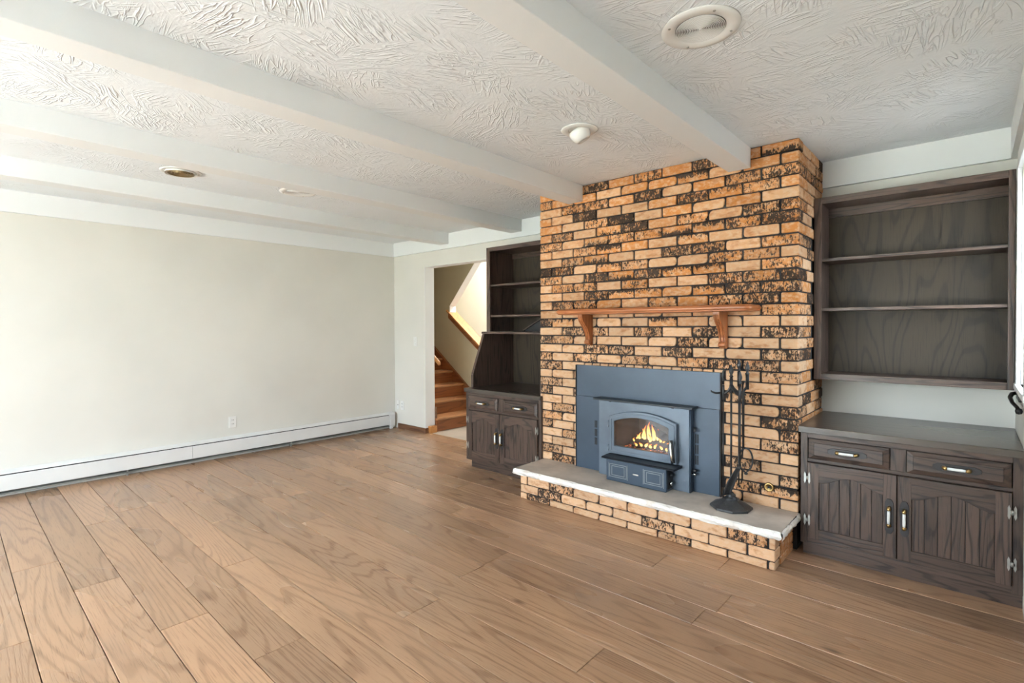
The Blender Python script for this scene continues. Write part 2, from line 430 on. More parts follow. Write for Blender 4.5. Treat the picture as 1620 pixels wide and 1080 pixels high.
# right window
t = thing('window_1', 'white framed window on the right wall beside the upper bookcase', 'window', (XR, (WY0+WY1)/2, WZ0), kind='structure')
q = MB(); q.box(XR-.016, XR+.005, WY0-.08, WY0, WZ0-.02, WZ1+.08); q.box(XR-.016, XR+.005, WY1, WY1+.08, WZ0-.02, WZ1+.02); q.box(XR-.016, XR+.005, WY0, WY1, WZ1, WZ1+.08)
q.build('casing', M['white'], t, .003)
bx('window_sill', M['white'], XR-.022, XR+.06, WY0-.09, WY1+.078, WZ0-.03, WZ0, t, .003)
for i in range(1):
    a, b = WY0, WY1
    q = MB(); q.box(XR+.03, XR+.08, a, a+.045, WZ0, WZ1); q.box(XR+.03, XR+.08, b-.045, b, WZ0, WZ1); q.box(XR+.03, XR+.08, a+.045, b-.045, WZ0, WZ0+.05); q.box(XR+.03, XR+.08, a+.045, b-.045, WZ1-.05, WZ1)
    sash = q.build('sash', M['white'], t)
    bx('pane', M['glass'], XR+.053, XR+.057, a+.045, b-.045, WZ0+.05, WZ1-.05, sash)
# dark crank handle under the sill
t = thing('window_crank', 'dark bronze window crank handle under the right window sill', 'crank handle', (XR-.012, 3.60, .97))
MB().box(XR-.014, XR-.0005, 3.50, 3.70, .955, .992).build('crank_base', M['bronze'], t, .004)
MB().tube([(XR-.010, 3.685, .985), (XR-.030, 3.66, .980), (XR-.040, 3.60, .968), (XR-.034, 3.52, .950), (XR-.020, 3.45, .935), (XR-.018, 3.41, .925)], [.009, .010, .009, .008, .008, .007], 10).build('crank_arm', M['bronze'], t)
MB().lathe([(.0, -.016), (.011, -.012), (.014, 0), (.011, .012), (.0, .016)], (XR-.017, 3.40, .925), 12).build('crank_knob', M['black'], t)
struct(bx('ground', M['lawn'], -30, 25, -40, -13, -.35, -.17), 'green lawn far outside the rear glass doors', 'lawn')
struct(bx('floor_bounce', M['patio'], -14, 9, -13, YR-.13, -.35, -.15), 'unseen pale patio added to bounce light in through the rear glass doors', 'patio')  # unseen pale ground added to bounce light up onto the ceiling
struct(bx('ground', M['gravel'], XR+.13, 25, YR-.13, 20, -.55, -.45), 'grey gravel yard outside the right window', 'yard')

# beams and fascia boards
LB = ['nearest white ceiling beam, ending high on the bricks near the right corner', 'second white ceiling beam, ending on the left part of the bricks', 'white ceiling beam ending above the left hutch', 'farthest white ceiling beam, ending above the doorway']
for i, (a, b, ye) in enumerate([(-1.168, -1.032, YF-.001), (-2.423, -2.282, YF-.001), (-3.614, -3.462, 4.008), (-4.754, -4.606, 4.008)]):
    struct(bx('trim_%d' % (i+1), M['beam'], a, b, YR, ye, HB, H+.005, bevel=.003), LB[i], 'beam')
struct(bx('trim_5', M['white'], XL, BL, 4.008, YW+.001, HS, H+.005), 'white fascia board along the back wall left of the chimney', 'fascia')
struct(bx('trim_6', M['white'], BR, XR, 4.008, YW+.001, HS, H+.005), 'white fascia board above the right upper bookcase', 'fascia')
struct(bx('trim_7', M['white'], XL-.001, XL+.028, YR, 4.008, HS, H+.005), 'white fascia board along the top of the left wall', 'fascia')
struct(bx('trim_8', M['white'], XR-.028, XR+.001, YR, 4.008, HS, H+.005), 'white fascia board along the top of the right wall', 'fascia')

struct(MB().box(OX0, OX0+.004, YW-.002, YJ+.002, .066, OZ).build('trim_9', M['white']), 'white painted left jamb of the doorway to the stairs', 'door jamb')
struct(MB().box(OX0+.004, OX1, YW-.001, YJ+.002, OZ-.004, OZ).build('trim_10', M['white']), 'white painted underside of the doorway head', 'door head')
# floor planks
SEAM = [-2.62, -2.42, -2.22, -2.02, -1.82, -1.62, -1.41, -1.21, -1.01, -.80, -.60, -.40, -.20, .02, .235, .43, .625, .82, 1.025, 1.21, 1.40, 1.62, 1.825, 2.01, 2.23, 2.40, 2.61, 2.82, 3.02, 3.22, 3.42, 3.62, 3.82, 4.02, 4.10]
BUTT = {15: [-3.40], 16: [-4.45, -2.66], 17: [-2.14, -4.6], 18: [-3.1], 19: [-3.86, -.9], 20: [-1.94, -4.3], 21: [-1.13, -3.4], 24: [-.93, -2.9], 26: [-1.315, -4.0]}
for i in range(len(SEAM)-1):
    xs = BUTT.get(i)
    if xs is None:
        x = XL+random.uniform(.6, 1.9); xs = []
        while x < XR-.5: xs.append(x); x += random.uniform(1.3, 2.4)
    xs = [XL]+sorted(xs)+[XR]
    for a, b in zip(xs, xs[1:]):
        if SEAM[i] > 3.9: pass
        g = .0015
        top = random.uniform(-.0006, .0006)
        bx('plank', M['floor'], a+g*.7, b-g*.7, SEAM[i]+g, SEAM[i+1]-g, -.012, top, fl, .002, center=True)

# skirting at the stub wall
m = MB(); m.box(XL+.08, OX0+.014, YW-.014, YW, 0, .066)
struct(m.build('baseboard_back', M['base'], bevel=.002), 'brown wooden baseboard below the light switch', 'baseboard')
struct(bx('baseboard_doorway', M['base'], OX0, OX0+.013, YW, 4.075, 0, .066, bevel=.002), 'short brown baseboard return in the doorway jamb', 'baseboard')
tag(bx('plinth_block', M['cap'], OX0, OX0+.055, 4.076, 4.18, 0, .088, bevel=.004), 'small orange wooden plinth block at the foot of the doorway jamb', 'plinth')

# ------------------------------------------------------------------ baseboard heater on the left wall
t = thing('baseboard_heater', 'long white metal baseboard heater along the left wall', 'heater', (XL+.04, 1.2, 0))
hx = XL+.0005
MB().ext([(hx, .045), (hx+.012, .045), (hx+.012, .205), (hx, .205)], 'Y', YR+.02, 3.93).build('back_panel', M['heater'], t)
for a, b in ((YR+.02, 1.62), (1.623, 3.92)):
    MB().ext([(hx+.062, .056), (hx+.066, .054), (hx+.069, .060), (hx+.066, .172), (hx+.062, .177), (hx+.058, .172)], 'Y', a, b).build('front_cover', M['heater'], t)
MB().ext([(hx+.012, .212), (hx+.018, .214), (hx+.061, .193), (hx+.064, .186), (hx+.058, .186), (hx+.012, .205)], 'Y', YR+.02, 3.93).build('top_damper', M['heater'], t)
MB().ext([(hx+.012, .060), (hx+.055, .060), (hx+.055, .178), (hx+.012, .195)], 'Y', YR+.03, 3.90).build('heating_element', M['black'], t)
MB().ext([(hx+.012, .030), (hx+.052, .024), (hx+.052, .034), (hx+.012, .045)], 'Y', YR+.03, 3.91).build('lower_lip', M['dust'], t)
MB().ext([(hx, .035), (hx+.071, .035), (hx+.072, .185), (hx+.064, .200), (hx, .219)], 'Y', 3.91, 3.985).build('end_cap', M['heater'], t, .004)
bx('foot', M['plastic'], hx+.03, hx+.06, 3.92, 3.96, 0, .036, t, .002)
for y in (-.5, 1.1, 2.6): bx('bracket', M['dust'], hx+.012, hx+.05, y, y+.012, .0, .06, t)

# outlet and switch plates
def plate(name, c, nrm, w, h, label, cat, kind):
    # nrm: '+X' faces +X, '-Y' faces -Y
    t = thing(name, label, cat, c)
    x, y, z = c
    def B(nm, mat, a0, a1, d0, d1, z0, z1, bv=.0):
        if nrm == '+X': return bx(nm, mat, x+d0, x+d1, y+a0, y+a1, z+z0, z+z1, t, bv)
        return bx(nm, mat, x+a0, x+a1, y-d1, y-d0, z+z0, z+z1, t, bv)
    B('cover_plate', M['plastic'], -w/2, w/2, .0003, .006, -h/2, h/2, .002)
    if kind == 'outlet':
        for s in (-1, 1):
            B('socket', M['porcelain'], -.017, .017, .005, .0075, s*.020-.014, s*.020+.014, .002)
            for k in (-.007, .007): B('slot', M['black'], k-.0015, k+.0015, .0074, .0078, s*.020-.003, s*.020+.007)
    elif kind == 'switch':
        B('toggle', M['plastic'], -.005, .005, .005, .016, -.002, .012, .001)
        for s in (-1, 1): B('screw', M['antique'], -.003, .003, .006, .0068, s*.03-.003, s*.03+.003)
    else:
        B('jack', M['dust'], -.008, .008, .005, .0075, -.008, .008, .001)
    return t
plate('wall_outlet', (XL, 2.012, .352), '+X', .072, .115, 'white wall outlet low on the long left wall', 'outlet', 'outlet')
plate('light_switch', (-5.285, YW, 1.150), '-Y', .072, .118, 'white light switch beside the doorway', 'light switch', 'switch')
plate('wall_outlet', (-5.575, YW, .305), '-Y', .072, .118, 'white outlet near the room corner below the light switch', 'outlet', 'outlet')
plate('cable_jack', (-5.668, YW, .305), '-Y', .052, .118, 'narrow white cable jack plate right in the room corner', 'wall plate', 'jack')

# ------------------------------------------------------------------ brick chimney breast
RT = .0694; RZ = .2192                                  # course height, bottom of the first course
def outline(w, h, chip, rng):
    """wobbly tumbled rectangle, 12 points"""
    pts = []
    for sx, sz in ((-1, -1), (1, -1), (1, 1), (-1, 1)):
        c = rng.choice(chip)
        cx, cz = c*rng.uniform(.7, 1.3), min(c*rng.uniform(.6, 1.1), h*.42)
        a = (sx*(w/2-cx), sz*h/2); b = (sx*w/2, sz*(h/2-cz))
        mid = (sx*(w/2-cx*.28), sz*(h/2-cz*.28))
        tri = [a, mid, b] if sx*sz > 0 else [b, mid, a]
        pts += [(x+rng.uniform(-.0012, .0012), z+rng.uniform(-.0012, .0012)) for x, z in tri]
    # order counter-clockwise starting bottom-left
    pts.sort(key=lambda q: math.atan2(q[1]/h, q[0]/w))
    return pts
def brick_mesh(w, h, seed, chip, depth=.030):
    rng = random.Random(seed)
    o = outline(w, h, chip, rng); n = len(o); k = .0035
    sx, sz = 1-2*k/w, 1-2*k/h
    m = MB()
    vs = [(x*sx, 0 + rng.uniform(-.0008, .0008), z*sz) for x, z in o]+[(x, .0035, z) for x, z in o]+[(x, depth, z) for x, z in o]
    fs = [list(range(n))]
    for i in range(n):
        j = (i+1) % n
        fs += [(i, n+i, n+j, j), (n+i, 2*n+i, 2*n+j, n+j)]
    m.add(vs, fs)
    return m.mesh('brick', M['brick'])
BW, BH = .2165-.0115, RT-.0084
CH = (.003, .004, .006, .010, .016, .026)
CH2 = (.003, .003, .004, .006, .009)
FULL = [brick_mesh(BW, BH, 100+i, CH if i % 3 else CH2) for i in range(14)]
HALF = [brick_mesh(.096, BH, 200+i, CH2) for i in range(6)]
ROWL = [brick_mesh(.063, BH, 300+i, CH2) for i in range(5)]
def corner_mesh(w, d, h, seed):
    rng = random.Random(seed)
    b = bmesh.new(); bmesh.ops.create_cube(b, size=1)
    for v in b.verts:
        v.co = Vector((v.co.x*w, v.co.y*d+d/2, v.co.z*h))+Vector((rng.uniform(-.001, .001), rng.uniform(-.001, .001), rng.uniform(-.0015, .0015)))
    bmesh.ops.bevel(b, geom=list(b.edges), offset=rng.uniform(.003, .006), segments=1, affect='EDGES')
    me = bpy.data.meshes.new('brick'); b.to_mesh(me); b.free(); me.materials.append(M['brick'])
    return me
CODE = {'p': (.08, .80, .5), 'o': (.14, .18, .5), 'd': (.74, .26, .5), 'k': (.84, .28, .5), 't': (.64, .12, .98), 'b': (.64, .12, .02)}
def brick_color(o, code, rng, litpale=0.0):
    s, p, b = CODE[code]
    s = max(0, s+rng.uniform(-.10, .10)); p = min(1, max(0, p+rng.uniform(-.18, .18)+litpale))
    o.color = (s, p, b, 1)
core = MB()
IX0, IX1, IZ0, IZ1 = -2.04, -1.43, .30, .76             # hole for the firebox
c0, c1, cy = BL+.008, BR-.008, YF+.010
core.box(c0, IX0, cy, YW, 0, H); core.box(IX1, c1, cy, YW, 0, H); core.box(IX0, IX1, cy, YW, IZ1, H); core.box(IX0, IX1, cy, YW, 0, IZ0); core.box(IX0, IX1, 3.74, YW, IZ0, IZ1)
breast = core.build('wall_chimney', M['mortar'])
struct(breast, 'brick chimney breast of orange and sooty black bricks with dark mortar', 'chimney breast')
rng = random.Random(11)
def put(me, loc, rotz, code, parent, scale=(1, 1, 1), pb=0.0):
    o = bpy.data.objects.new('brick', me); COL.objects.link(o)
    o.parent = parent; o.location = Vector(loc)-wp(parent); o.rotation_euler = (0, 0, rotz); o.scale = scale
    brick_color(o, code, rng, pb)
    return o
ROWS = {31: 'oodododko b', 30: 'doopootpoo', 29: 'pddokpokd', 28: 'opkppodtdo', 27: 'opdkpopop', 26: 'odpbkodpdd', 25: 'dpbddbtdd', 24: 'ppdtoptppo', 23: 'pdbppdkpd',
        22: 'kdptdppddp', 21: 'dpkbkttpd', 20: 'pddpdppddk', 19: 'ppkttotkd', 18: 'pddopdodko', 17: 'ppppppppd', 16: 'dtppptoppp', 15: 'pddpdpdpd', 14: 'ddppppdppp', 13: 'ppddpdppd', 12: 'dpdpdpdddp',
        11: 'dp.....pd', 10: 'ppd....ppp', 9: 'dp.....dp', 8: 'dpd....ppd', 7: 'pp.....pd', 6: 'pdp....ppd', 5: 'dp.....pd', 4: 'dpp....ppp', 3: 'pd.....dp', 2: 'ppd....ppd', 1: 'dp.....dt', 0: 'pdp....ppp'}
ROWS[31] = 'oododokob'
JO = [-2.489+.2168*i for i in range(8)]                 # joints of odd courses
JE = [-2.592+.2160*i for i in range(9)]                 # joints of even courses
COR = {}
for par in (0, 1):
    for s in range(4):
        COR[(par, s)] = corner_mesh((.102 if par == 0 else .204)-.005, .205 if par == 0 else .100, BH, 400+s+10*par)
SIDE_END = {}
for r in range(32):
    z = RZ+RT*(r+.5)
    J = JO if r % 2 else JE
    xs = [BL]+J+[BR]
    codes = ROWS[r]
    pb = .28 if r < 17 else -.14  # light put into tint: lower courses paler, upper ones deeper orange
    for i, (a, b) in enumerate(zip(xs, xs[1:])):
        cd = codes[i]
        if cd == '.': continue
        w = b-a; cx = (a+b)/2
        dz = rng.uniform(-.0015, .0015); dy = rng.uniform(-.0025, .002)
        if i == len(xs)-2:                               # right corner brick shows two faces
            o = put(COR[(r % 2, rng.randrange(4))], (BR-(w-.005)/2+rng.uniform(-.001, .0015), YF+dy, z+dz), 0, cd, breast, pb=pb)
            o.scale.x = (w-.005)/(((.102 if r % 2 == 0 else .204)-.005))
        elif i == 0:
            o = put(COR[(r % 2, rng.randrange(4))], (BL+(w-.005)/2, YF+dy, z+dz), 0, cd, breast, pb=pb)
            o.scale.x = (w-.005)/(((.102 if r % 2 == 0 else .204)-.005))
        else:
            flip = rng.random() < .5
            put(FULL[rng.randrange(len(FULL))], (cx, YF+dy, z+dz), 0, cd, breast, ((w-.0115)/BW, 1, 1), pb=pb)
    # return face on the right side
    if r >= 7:
        yend = 4.03 if (r >= 27 or r <= 10) else 3.74
        y = YF+(.100 if r % 2 else .205)+.008
        while y < yend-.05:
            e = min(y+.2165-.009, 4.03)
            w = e-y
            cd = rng.choice('oodpodk')
            if w > .15: put(FULL[rng.randrange(len(FULL))], (BR+rng.uniform(-.002, .001), (y+e)/2, z), PI/2, cd, breast, (w/BW, 1, 1))
            else: put(HALF[rng.randrange(len(HALF))], (BR+rng.uniform(-.002, .001), (y+e)/2, z), PI/2, cd, breast, (w/.096, 1, 1))
            y = e+.009
for i in range(15):                                      # rowlock course over the stove panel
    x0 = -2.273+i*.0722
    put(ROWL[rng.randrange(5)], (x0+.036, YF+rng.uniform(-.001, .001), RZ+RT*11.5), 0, rng.choice('pppd'), breast, pb=.1)

# ------------------------------------------------------------------ hearth
HX0, HX1, HY = -2.621, -.787, 3.0035
hearth = thing('hearth', 'raised brick hearth with a rough-edged limestone slab', 'hearth', ((HX0+HX1)/2, 3.19, 0))
MB().box(HX0+.008, HX1-.008, HY+.010, YF+.008, 0, .178).build('mortar_core', M['mortar'], hearth)
HR = [(.0, .045), (.049, .110), (.114, .180)]
HC = ['pdppppdppp', 'pdpppdpppb', 'ppdpppppdpp']
rng = random.Random(5)
for r, (z0, z1) in enumerate(HR):
    j0 = -2.551 if r != 1 else -2.443
    xs = [HX0]
    x = j0
    while x < HX1-.03: xs.append(x); x += .2155
    xs.append(HX1)
    zc, hh = (z0+z1)/2, z1-z0-.003
    for i, (a, b) in enumerate(zip(xs, xs[1:])):
        w = b-a-.009; cd = HC[r][i % len(HC[r])]
        if i == len(xs)-2:
            me = corner_mesh(w, .10 if r == 1 else .09, hh, 700+r)
            put(me, ((a+b)/2+.002, HY, zc), 0, cd, hearth, pb=.35)
        else:
            src = FULL if w > .13 else HALF; bw = BW if w > .13 else .096
            put(src[rng.randrange(len(src))], ((a+b)/2, HY+rng.uniform(-.002, .001), zc), 0, cd, hearth, (w/bw, 1, hh/BH), pb=.35)  # hearth bricks carry the same painted light, paler still
    y = HY+(.10 if r == 1 else .09)+.008
    while y < 3.36:
        e = min(y+(.20 if r != 1 else .15), 3.37); w = e-y-.008
        if w < .03: break
        put(FULL[3+r] if w > .13 else HALF[r], (HX1, (y+e)/2, zc), PI/2, rng.choice('oop'), hearth, (w/(BW if w > .13 else .096), 1, hh/BH))
        y = e
def slab():
    rng = random.Random(21)
    m = MB(); n = 110
    X0, X1 = -2.674, -.754
    rows = []
    prof = [(3.374, .226), (2.990, .226), (2.978, .219), (2.972, .203), (2.978, .190), (2.992, .180), (3.374, .179)]
    wl = [0]*6
    ph = [[rng.uniform(0, 6) for _ in range(4)] for _ in prof]
    for i in range(n+1):
        x = X0+(X1-X0)*i/n
        row = []
        for k, (y, z) in enumerate(prof):
            d = 0; dz = 0
            if 1 <= k <= 5:
                d = .004*math.sin(x*17+ph[k][0])+.003*math.sin(x*43+ph[k][1])+rng.uniform(-.0025, .0025)
                if k in (2, 3, 4): dz = rng.uniform(-.003, .003)
            if k in (1, 2) and rng.random() < .10: d += rng.uniform(.002, .007)
            ex = 0
            if i in (0, n): ex = rng.uniform(-.006, .006)+(.006 if i == 0 else -.006)*(k in (1, 5))
            row.append((x+ex, y+d, z+dz))
        rows.append(row)
    np_ = len(prof)
    vs = [q for r in rows for q in r]
    top, edge = [], []
    for i in range(n):
        for k in range(np_-1):
            f = (i*np_+k, (i+1)*np_+k, (i+1)*np_+k+1, i*np_+k+1)
            (top if k == 0 else edge).append(f)
    m.add(vs, top, 0)
    m.f += [list(f) for f in edge]; m.fm += [1]*len(edge); m.sm += [False]*len(edge)
    # right and left ends, chipped
    for i0, sgn in ((0, -1), (n, 1)):
        base = [rows[i0][k] for k in range(np_)]
        ny = 14; g = []
        for j in range(ny+1):
            u = j/ny
            y = 2.985+(3.374-2.985)*u
            col = []
            for zz, bul in ((.226, 0), (.217, .006), (.202, .010), (.188, .006), (.179, 0)):
                col.append(((X0 if sgn < 0 else X1)+sgn*(bul+rng.uniform(-.004, .003)), y, zz+(rng.uniform(-.002, .002) if bul else 0)))
            g.append(col)
        k0 = len(m.v)
        m.v += [q for c in g for q in c]
        for j in range(ny):
            for k in range(4):
                m.f.append([k0+j*5+k, k0+(j+1)*5+k, k0+(j+1)*5+k+1, k0+j*5+k+1]); m.fm.append(1); m.sm.append(False)
    return m
slab().build('hearth_slab', [M['stone_top'], M['stone_edge']], hearth)

# gas key valve in the brick face
t = thing('gas_valve', 'round brass gas key valve set into the bricks right of the stove', 'valve', (-.921, YF, .346))
MB().lathe([(.0, -.001), (.026, -.001), (.029, -.005), (.027, -.010), (.018, -.012), (.016, -.009), (.0, -.009)], (-.921, YF-.001, .346), 24, axis='Y').build('escutcheon', M['brass'], t)
MB().box(-.928, -.914, YF-.0125, YF-.0095, .339, .353).build('key_socket', M['black'], t)

# ------------------------------------------------------------------ mantel shelf with two corbels
t = thing('mantel_shelf', 'reddish wooden mantel shelf on two curved brackets across the bricks', 'mantel', (-1.69, YF, 1.19))
def rounded_plan(x0, x1, y0, y1, r, inset=0.0, n=7):
    x0 += inset; x1 -= inset; y0 += inset; r = max(r-inset, .004)
    pts = [(x0, y1)]
    for k in range(n+1):
        a = PI+PI/2*k/n; pts.append((x0+r+r*math.cos(a), y0+r+r*math.sin(a)))
    for k in range(n+1):
        a = -PI/2+PI/2*k/n; pts.append((x1-r+r*math.cos(a), y0+r+r*math.sin(a)))
    pts.append((x1, y1))
    return pts
def layered(levels, plan):
    m = MB(); n = None
    for z, ins in levels:
        p = plan(ins); n = len(p); m.v += [(x, y, z) for x, y in p]
    for i in range(len(levels)-1):
        for k in range(n):
            j = (k+1) % n
            m.f.append([i*n+k, i*n+j, (i+1)*n+j, (i+1)*n+k]); m.fm.append(0); m.sm.append(False)
    m.f.append([k for k in range(n)][::-1]); m.fm.append(0); m.sm.append(False)
    m.f.append([(len(levels)-1)*n+k for k in range(n)]); m.fm.append(0); m.sm.append(False)
    return m
layered([(1.424, .016), (1.427, .012), (1.432, .011), (1.435, .004), (1.440, .001), (1.448, 0), (1.454, .003), (1.457, .007), (1.460, .008), (1.463, .012)],
        lambda ins: rounded_plan(-2.412, -.968, 3.168, YF-.003, .045, ins)).build('shelf_board', M['mantelX'], t)
def corbel(xc):
    prof = [(YF-.002, 1.190), (YF-.026, 1.188), (YF-.046, 1.196), (YF-.058, 1.212), (YF-.056, 1.226), (YF-.046, 1.232), (YF-.050, 1.260), (YF-.062, 1.295), (YF-.085, 1.325), (YF-.115, 1.350), (YF-.140, 1.378), (YF-.150, 1.405), (YF-.152, 1.424), (YF-.002, 1.424)]
    o = MB().ext(prof, 'X', xc-.021, xc+.021).build('corbel', M['mantelZ'], t, .003)
    for dx in (-.009, .009):
        pts = [(xc+dx, y-.002, z) for y, z in prof[5:12]]
        MB().tube(pts, .0028, 6).build('bead', M['mantelZ'], o)
    MB().lathe([(.0, -.022), (.013, -.022), (.015, -.018), (.015, .018), (.013, .022), (.0, .022)], (xc, YF-.046, 1.212), 14, axis='X').build('scroll', M['mantelX'], o)
for xc in (-2.212, -1.190): corbel(xc)

# ------------------------------------------------------------------ stove insert
PY = 3.352
sv = thing('fireplace_insert', 'blue-black steel wood stove insert with an arched glass door', 'stove', (-1.77, 3.30, .226))
for nm, x0, x1, z0, z1 in (('top_panel', -2.327, -1.211, .7915, 1.032), ('side_panel', -2.335, -2.052, .2265, .790), ('side_panel', -1.424, -1.213, .2265, .790)):
    bx(nm, M['stove'], x0, x1, PY, PY+.020, z0, z1, sv, .0015)
for a, b in ((-2.337, -2.3305), (-1.2095, -1.2035)): bx('edge_trim', M['black'], a, b, PY-.004, PY+.022, .2265, 1.032, sv)
def arch_outline(x0, x1, z0, zs, zp, n=24):
    """bottom edge then arched top, 4+n points counter-clockwise"""
    pts = [(x0, z0), (x0+(x1-x0)*.33, z0), (x0+(x1-x0)*.67, z0), (x1, z0)]
    for k in range(n+1):
        u = k/n; x = x1+(x0-x1)*u
        pts.append((x, zs+(zp-zs)*(1-(2*u-1)**2)))
    return pts
N = 24
def rect_for(n, x0, x1, z0, z1):
    pts = [(x0, z0), (x0+(x1-x0)*.33, z0), (x0+(x1-x0)*.67, z0), (x1, z0)]
    for k in range(n+1):
        u = k/n; pts.append((x1+(x0-x1)*u, z1))
    return pts
BX0, BX1 = -2.090, -1.386
hole = arch_outline(-1.955, -1.505, .445, .655, .695)
m = MB(); m.ring(rect_for(N, BX0, BX1, .2265, .786), hole, 3.300, 3.318)
m.build('front_plate', M['cast'], sv, .0015)
for a in (BX1-.012, BX0): bx('side_return', M['stove'], a, a+.012, 3.3185, PY, .2265, .786, sv)
MB().tube([(BX1-.002, 3.304, .2275), (BX1-.002, 3.304, .786)], .0075, 10).build('corner_rod', M['stove'], sv)
bx('heat_lip', M['liplit'], -2.112, -1.352, 3.252, PY, .787, .801, sv, .003)
for x in (-1.98, -1.50): bx('lip_tab', M['black'], x, x+.012, 3.262, 3.275, .781, .787, sv)
# firebox
m = MB()
fx0, fx1, fy0, fy1, fz0, fz1 = -1.99, -1.47, 3.318, 3.70, .425, .725
m.box(fx0, fx0+.02, fy0, fy1, fz0, fz1); m.box(fx1-.02, fx1, fy0, fy1, fz0, fz1); m.box(fx0, fx1, fy1, fy1+.02, fz0, fz1); m.box(fx0, fx1, fy0, fy1+.02, fz0-.02, fz0); m.box(fx0, fx1, fy0, fy1+.02, fz1, fz1+.02)
m.build('firebox', M['soot'], sv)
# door
door = MB(); od = arch_outline(-1.985, -1.468, .405, .676, .729); idr = arch_outline(-1.942, -1.524, .464, .643, .685)
door.ring(od, idr, 3.268, 3.299)
dr = door.build('door', M['cast'], sv, .004, 3)
mo = arch_outline(-1.970, -1.483, .425, .664, .714); mi = arch_outline(-1.962, -1.491, .432, .659, .708)
MB().ring(mo, mi, 3.2645, 3.27).build('raised_bead', M['cast'], dr, .001)
g0 = arch_outline(-1.946, -1.520, .460, .645, .688)
MB().ext(g0, 'Y', 3.284, 3.288).build('door_glass', M['stoveglass'], dr)
for z in (.44, .615):
    MB().tube([(-1.996, 3.286, z-.024), (-1.996, 3.286, z+.024)], .009, 10).build('hinge', M['cast'], dr)
MB().tube([(-1.492, 3.262, .545), (-1.490, 3.235, .560), (-1.488, 3.225, .556)], [.007, .007, .007], 8).build('handle_arm', M['iron'], dr)
MB().tube([(-1.494, 3.222, .575), (-1.487, 3.220, .54), (-1.478, 3.214, .48), (-1.470, 3.210, .425)], [.007, .009, .0095, .008], 10).build('handle_grip', M['nickel'], dr)
MB().tube([(-1.4835, 3.231, .575), (-1.476, 3.228, .54), (-1.466, 3.222, .48), (-1.458, 3.218, .43)], [.005, .0065, .007, .006], 10).build('handle_back', M['black'], dr)
# ash lip and blower box
MB().ext([(3.299, .384), (3.178, .384), (3.168, .388), (3.166, .393), (3.176, .399), (3.299, .402)], 'X', -1.988, -1.440).build('ash_lip', M['liplit'], sv, .002)
bl = bx('blower_box', M['stove'], -1.965, -1.505, 3.197, 3.299, .2275, .382, sv, .006)
def panel_relief(x0, x1):
    m = MB(); z0, z1 = .258, .352; w = .004
    for d in (0, .016):
        a, b, c, e = x0+d, x1-d, z0+d*.8, z1-d*.8
        m.box(a, b, 3.1945, 3.1975, c, c+w); m.box(a, b, 3.1945, 3.1975, e-w, e); m.box(a, a+w, 3.1945, 3.1975, c, e); m.box(b-w, b, 3.1945, 3.1975, c, e)
    for x in (x0-.008, x1+.004): m.box(x, x+.004, 3.1945, 3.1975, z0-.006, z1+.006)
    m.build('relief_panel', M['castlite'], bl)
panel_relief(-1.935, -1.800); panel_relief(-1.665, -1.530)
bx('name_plate', M['nickel'], -1.752, -1.708, 3.1945, 3.1972, .300, .309, bl, .001)
bx('switch_panel', M['black'], -1.506, -1.5035, 3.215, 3.288, .245, .372, bl)
for z, r in ((.280, .014), (.335, .010)):
    MB().lathe([(r, 0), (r, .012), (r*.8, .017), (.0, .017)], (-1.5035, 3.252, z), 16, axis='X').build('control_knob', M['nickel'] if z < .3 else M['iron'], bl)
# louvre slots in the side panels
for xs, z0, z1 in (((-2.161, -2.148), .42, .616), ((-1.372, -1.359), .405, .619)):
    for x in xs:
        for k in range(3):
            dz = (z1-z0)/3
            bx('vent_slot', M['black'], x, x+.008, PY-.0022, PY+.001, z0+k*dz+.006, z0+(k+1)*dz-.006, sv)
t_ = MB().tube([(-1.372, 3.333, .655), (-1.365, 3.318, .650), (-1.360, 3.312, .635)], .008, 8); t_.build('latch', M['iron'], sv)
t_ = MB().tube([(-1.376, 3.325, .375), (-1.355, 3.318, .375)], .009, 10); t_.build('damper_knob', M['iron'], sv)
t_ = MB().tube([(-1.380, 3.322, .352), (-1.352, 3.316, .352)], .007, 10); t_.build('damper_rod', M['nickel'], sv)
# fire: logs, embers and flames inside
LG = [((-1.90, 3.47, .470), (-1.56, 3.44, .468), .034, 'charred log lying across the front of the stove fire'), ((-1.88, 3.56, .475), (-1.55, 3.60, .480), .040, 'thick charred log at the back of the stove fire'), ((-1.84, 3.60, .562), (-1.62, 3.42, .545), .029, 'charred log laid diagonally on top of the stove fire')]
for a, b, r, lab in LG:
    pts = [Vector(a).lerp(Vector(b), k/6)+Vector((0, random.uniform(-.004, .004), random.uniform(-.004, .004))) for k in range(7)]
    tag(MB().tube(pts, [r*random.uniform(.88, 1.08) for _ in pts], 12).build('fire_log', M['log'], origin=a), lab, 'log', 'logs in the stove')
eb = bmesh.new(); bmesh.ops.create_grid(eb, x_segments=24, y_segments=14, size=.5)
er = random.Random(3)
for v in eb.verts: v.co = Vector((v.co.x*.44, v.co.y*.30, er.uniform(0, .016)*(1-abs(v.co.x)*1.6)))
eme = bpy.data.meshes.new('ember_bed'); eb.to_mesh(eme); eb.free(); eme.materials.append(M['ember'])
eo = bpy.data.objects.new('ember_bed', eme); COL.objects.link(eo); eo.location = (-1.73, 3.50, .4275)
tag(eo, 'bed of glowing embers under the logs in the stove', 'embers', kind='stuff')
fr = random.Random(9)
fire = thing('flame', 'yellow and orange flames rising from the logs in the stove', 'fire', (-1.74, 3.46, .49))
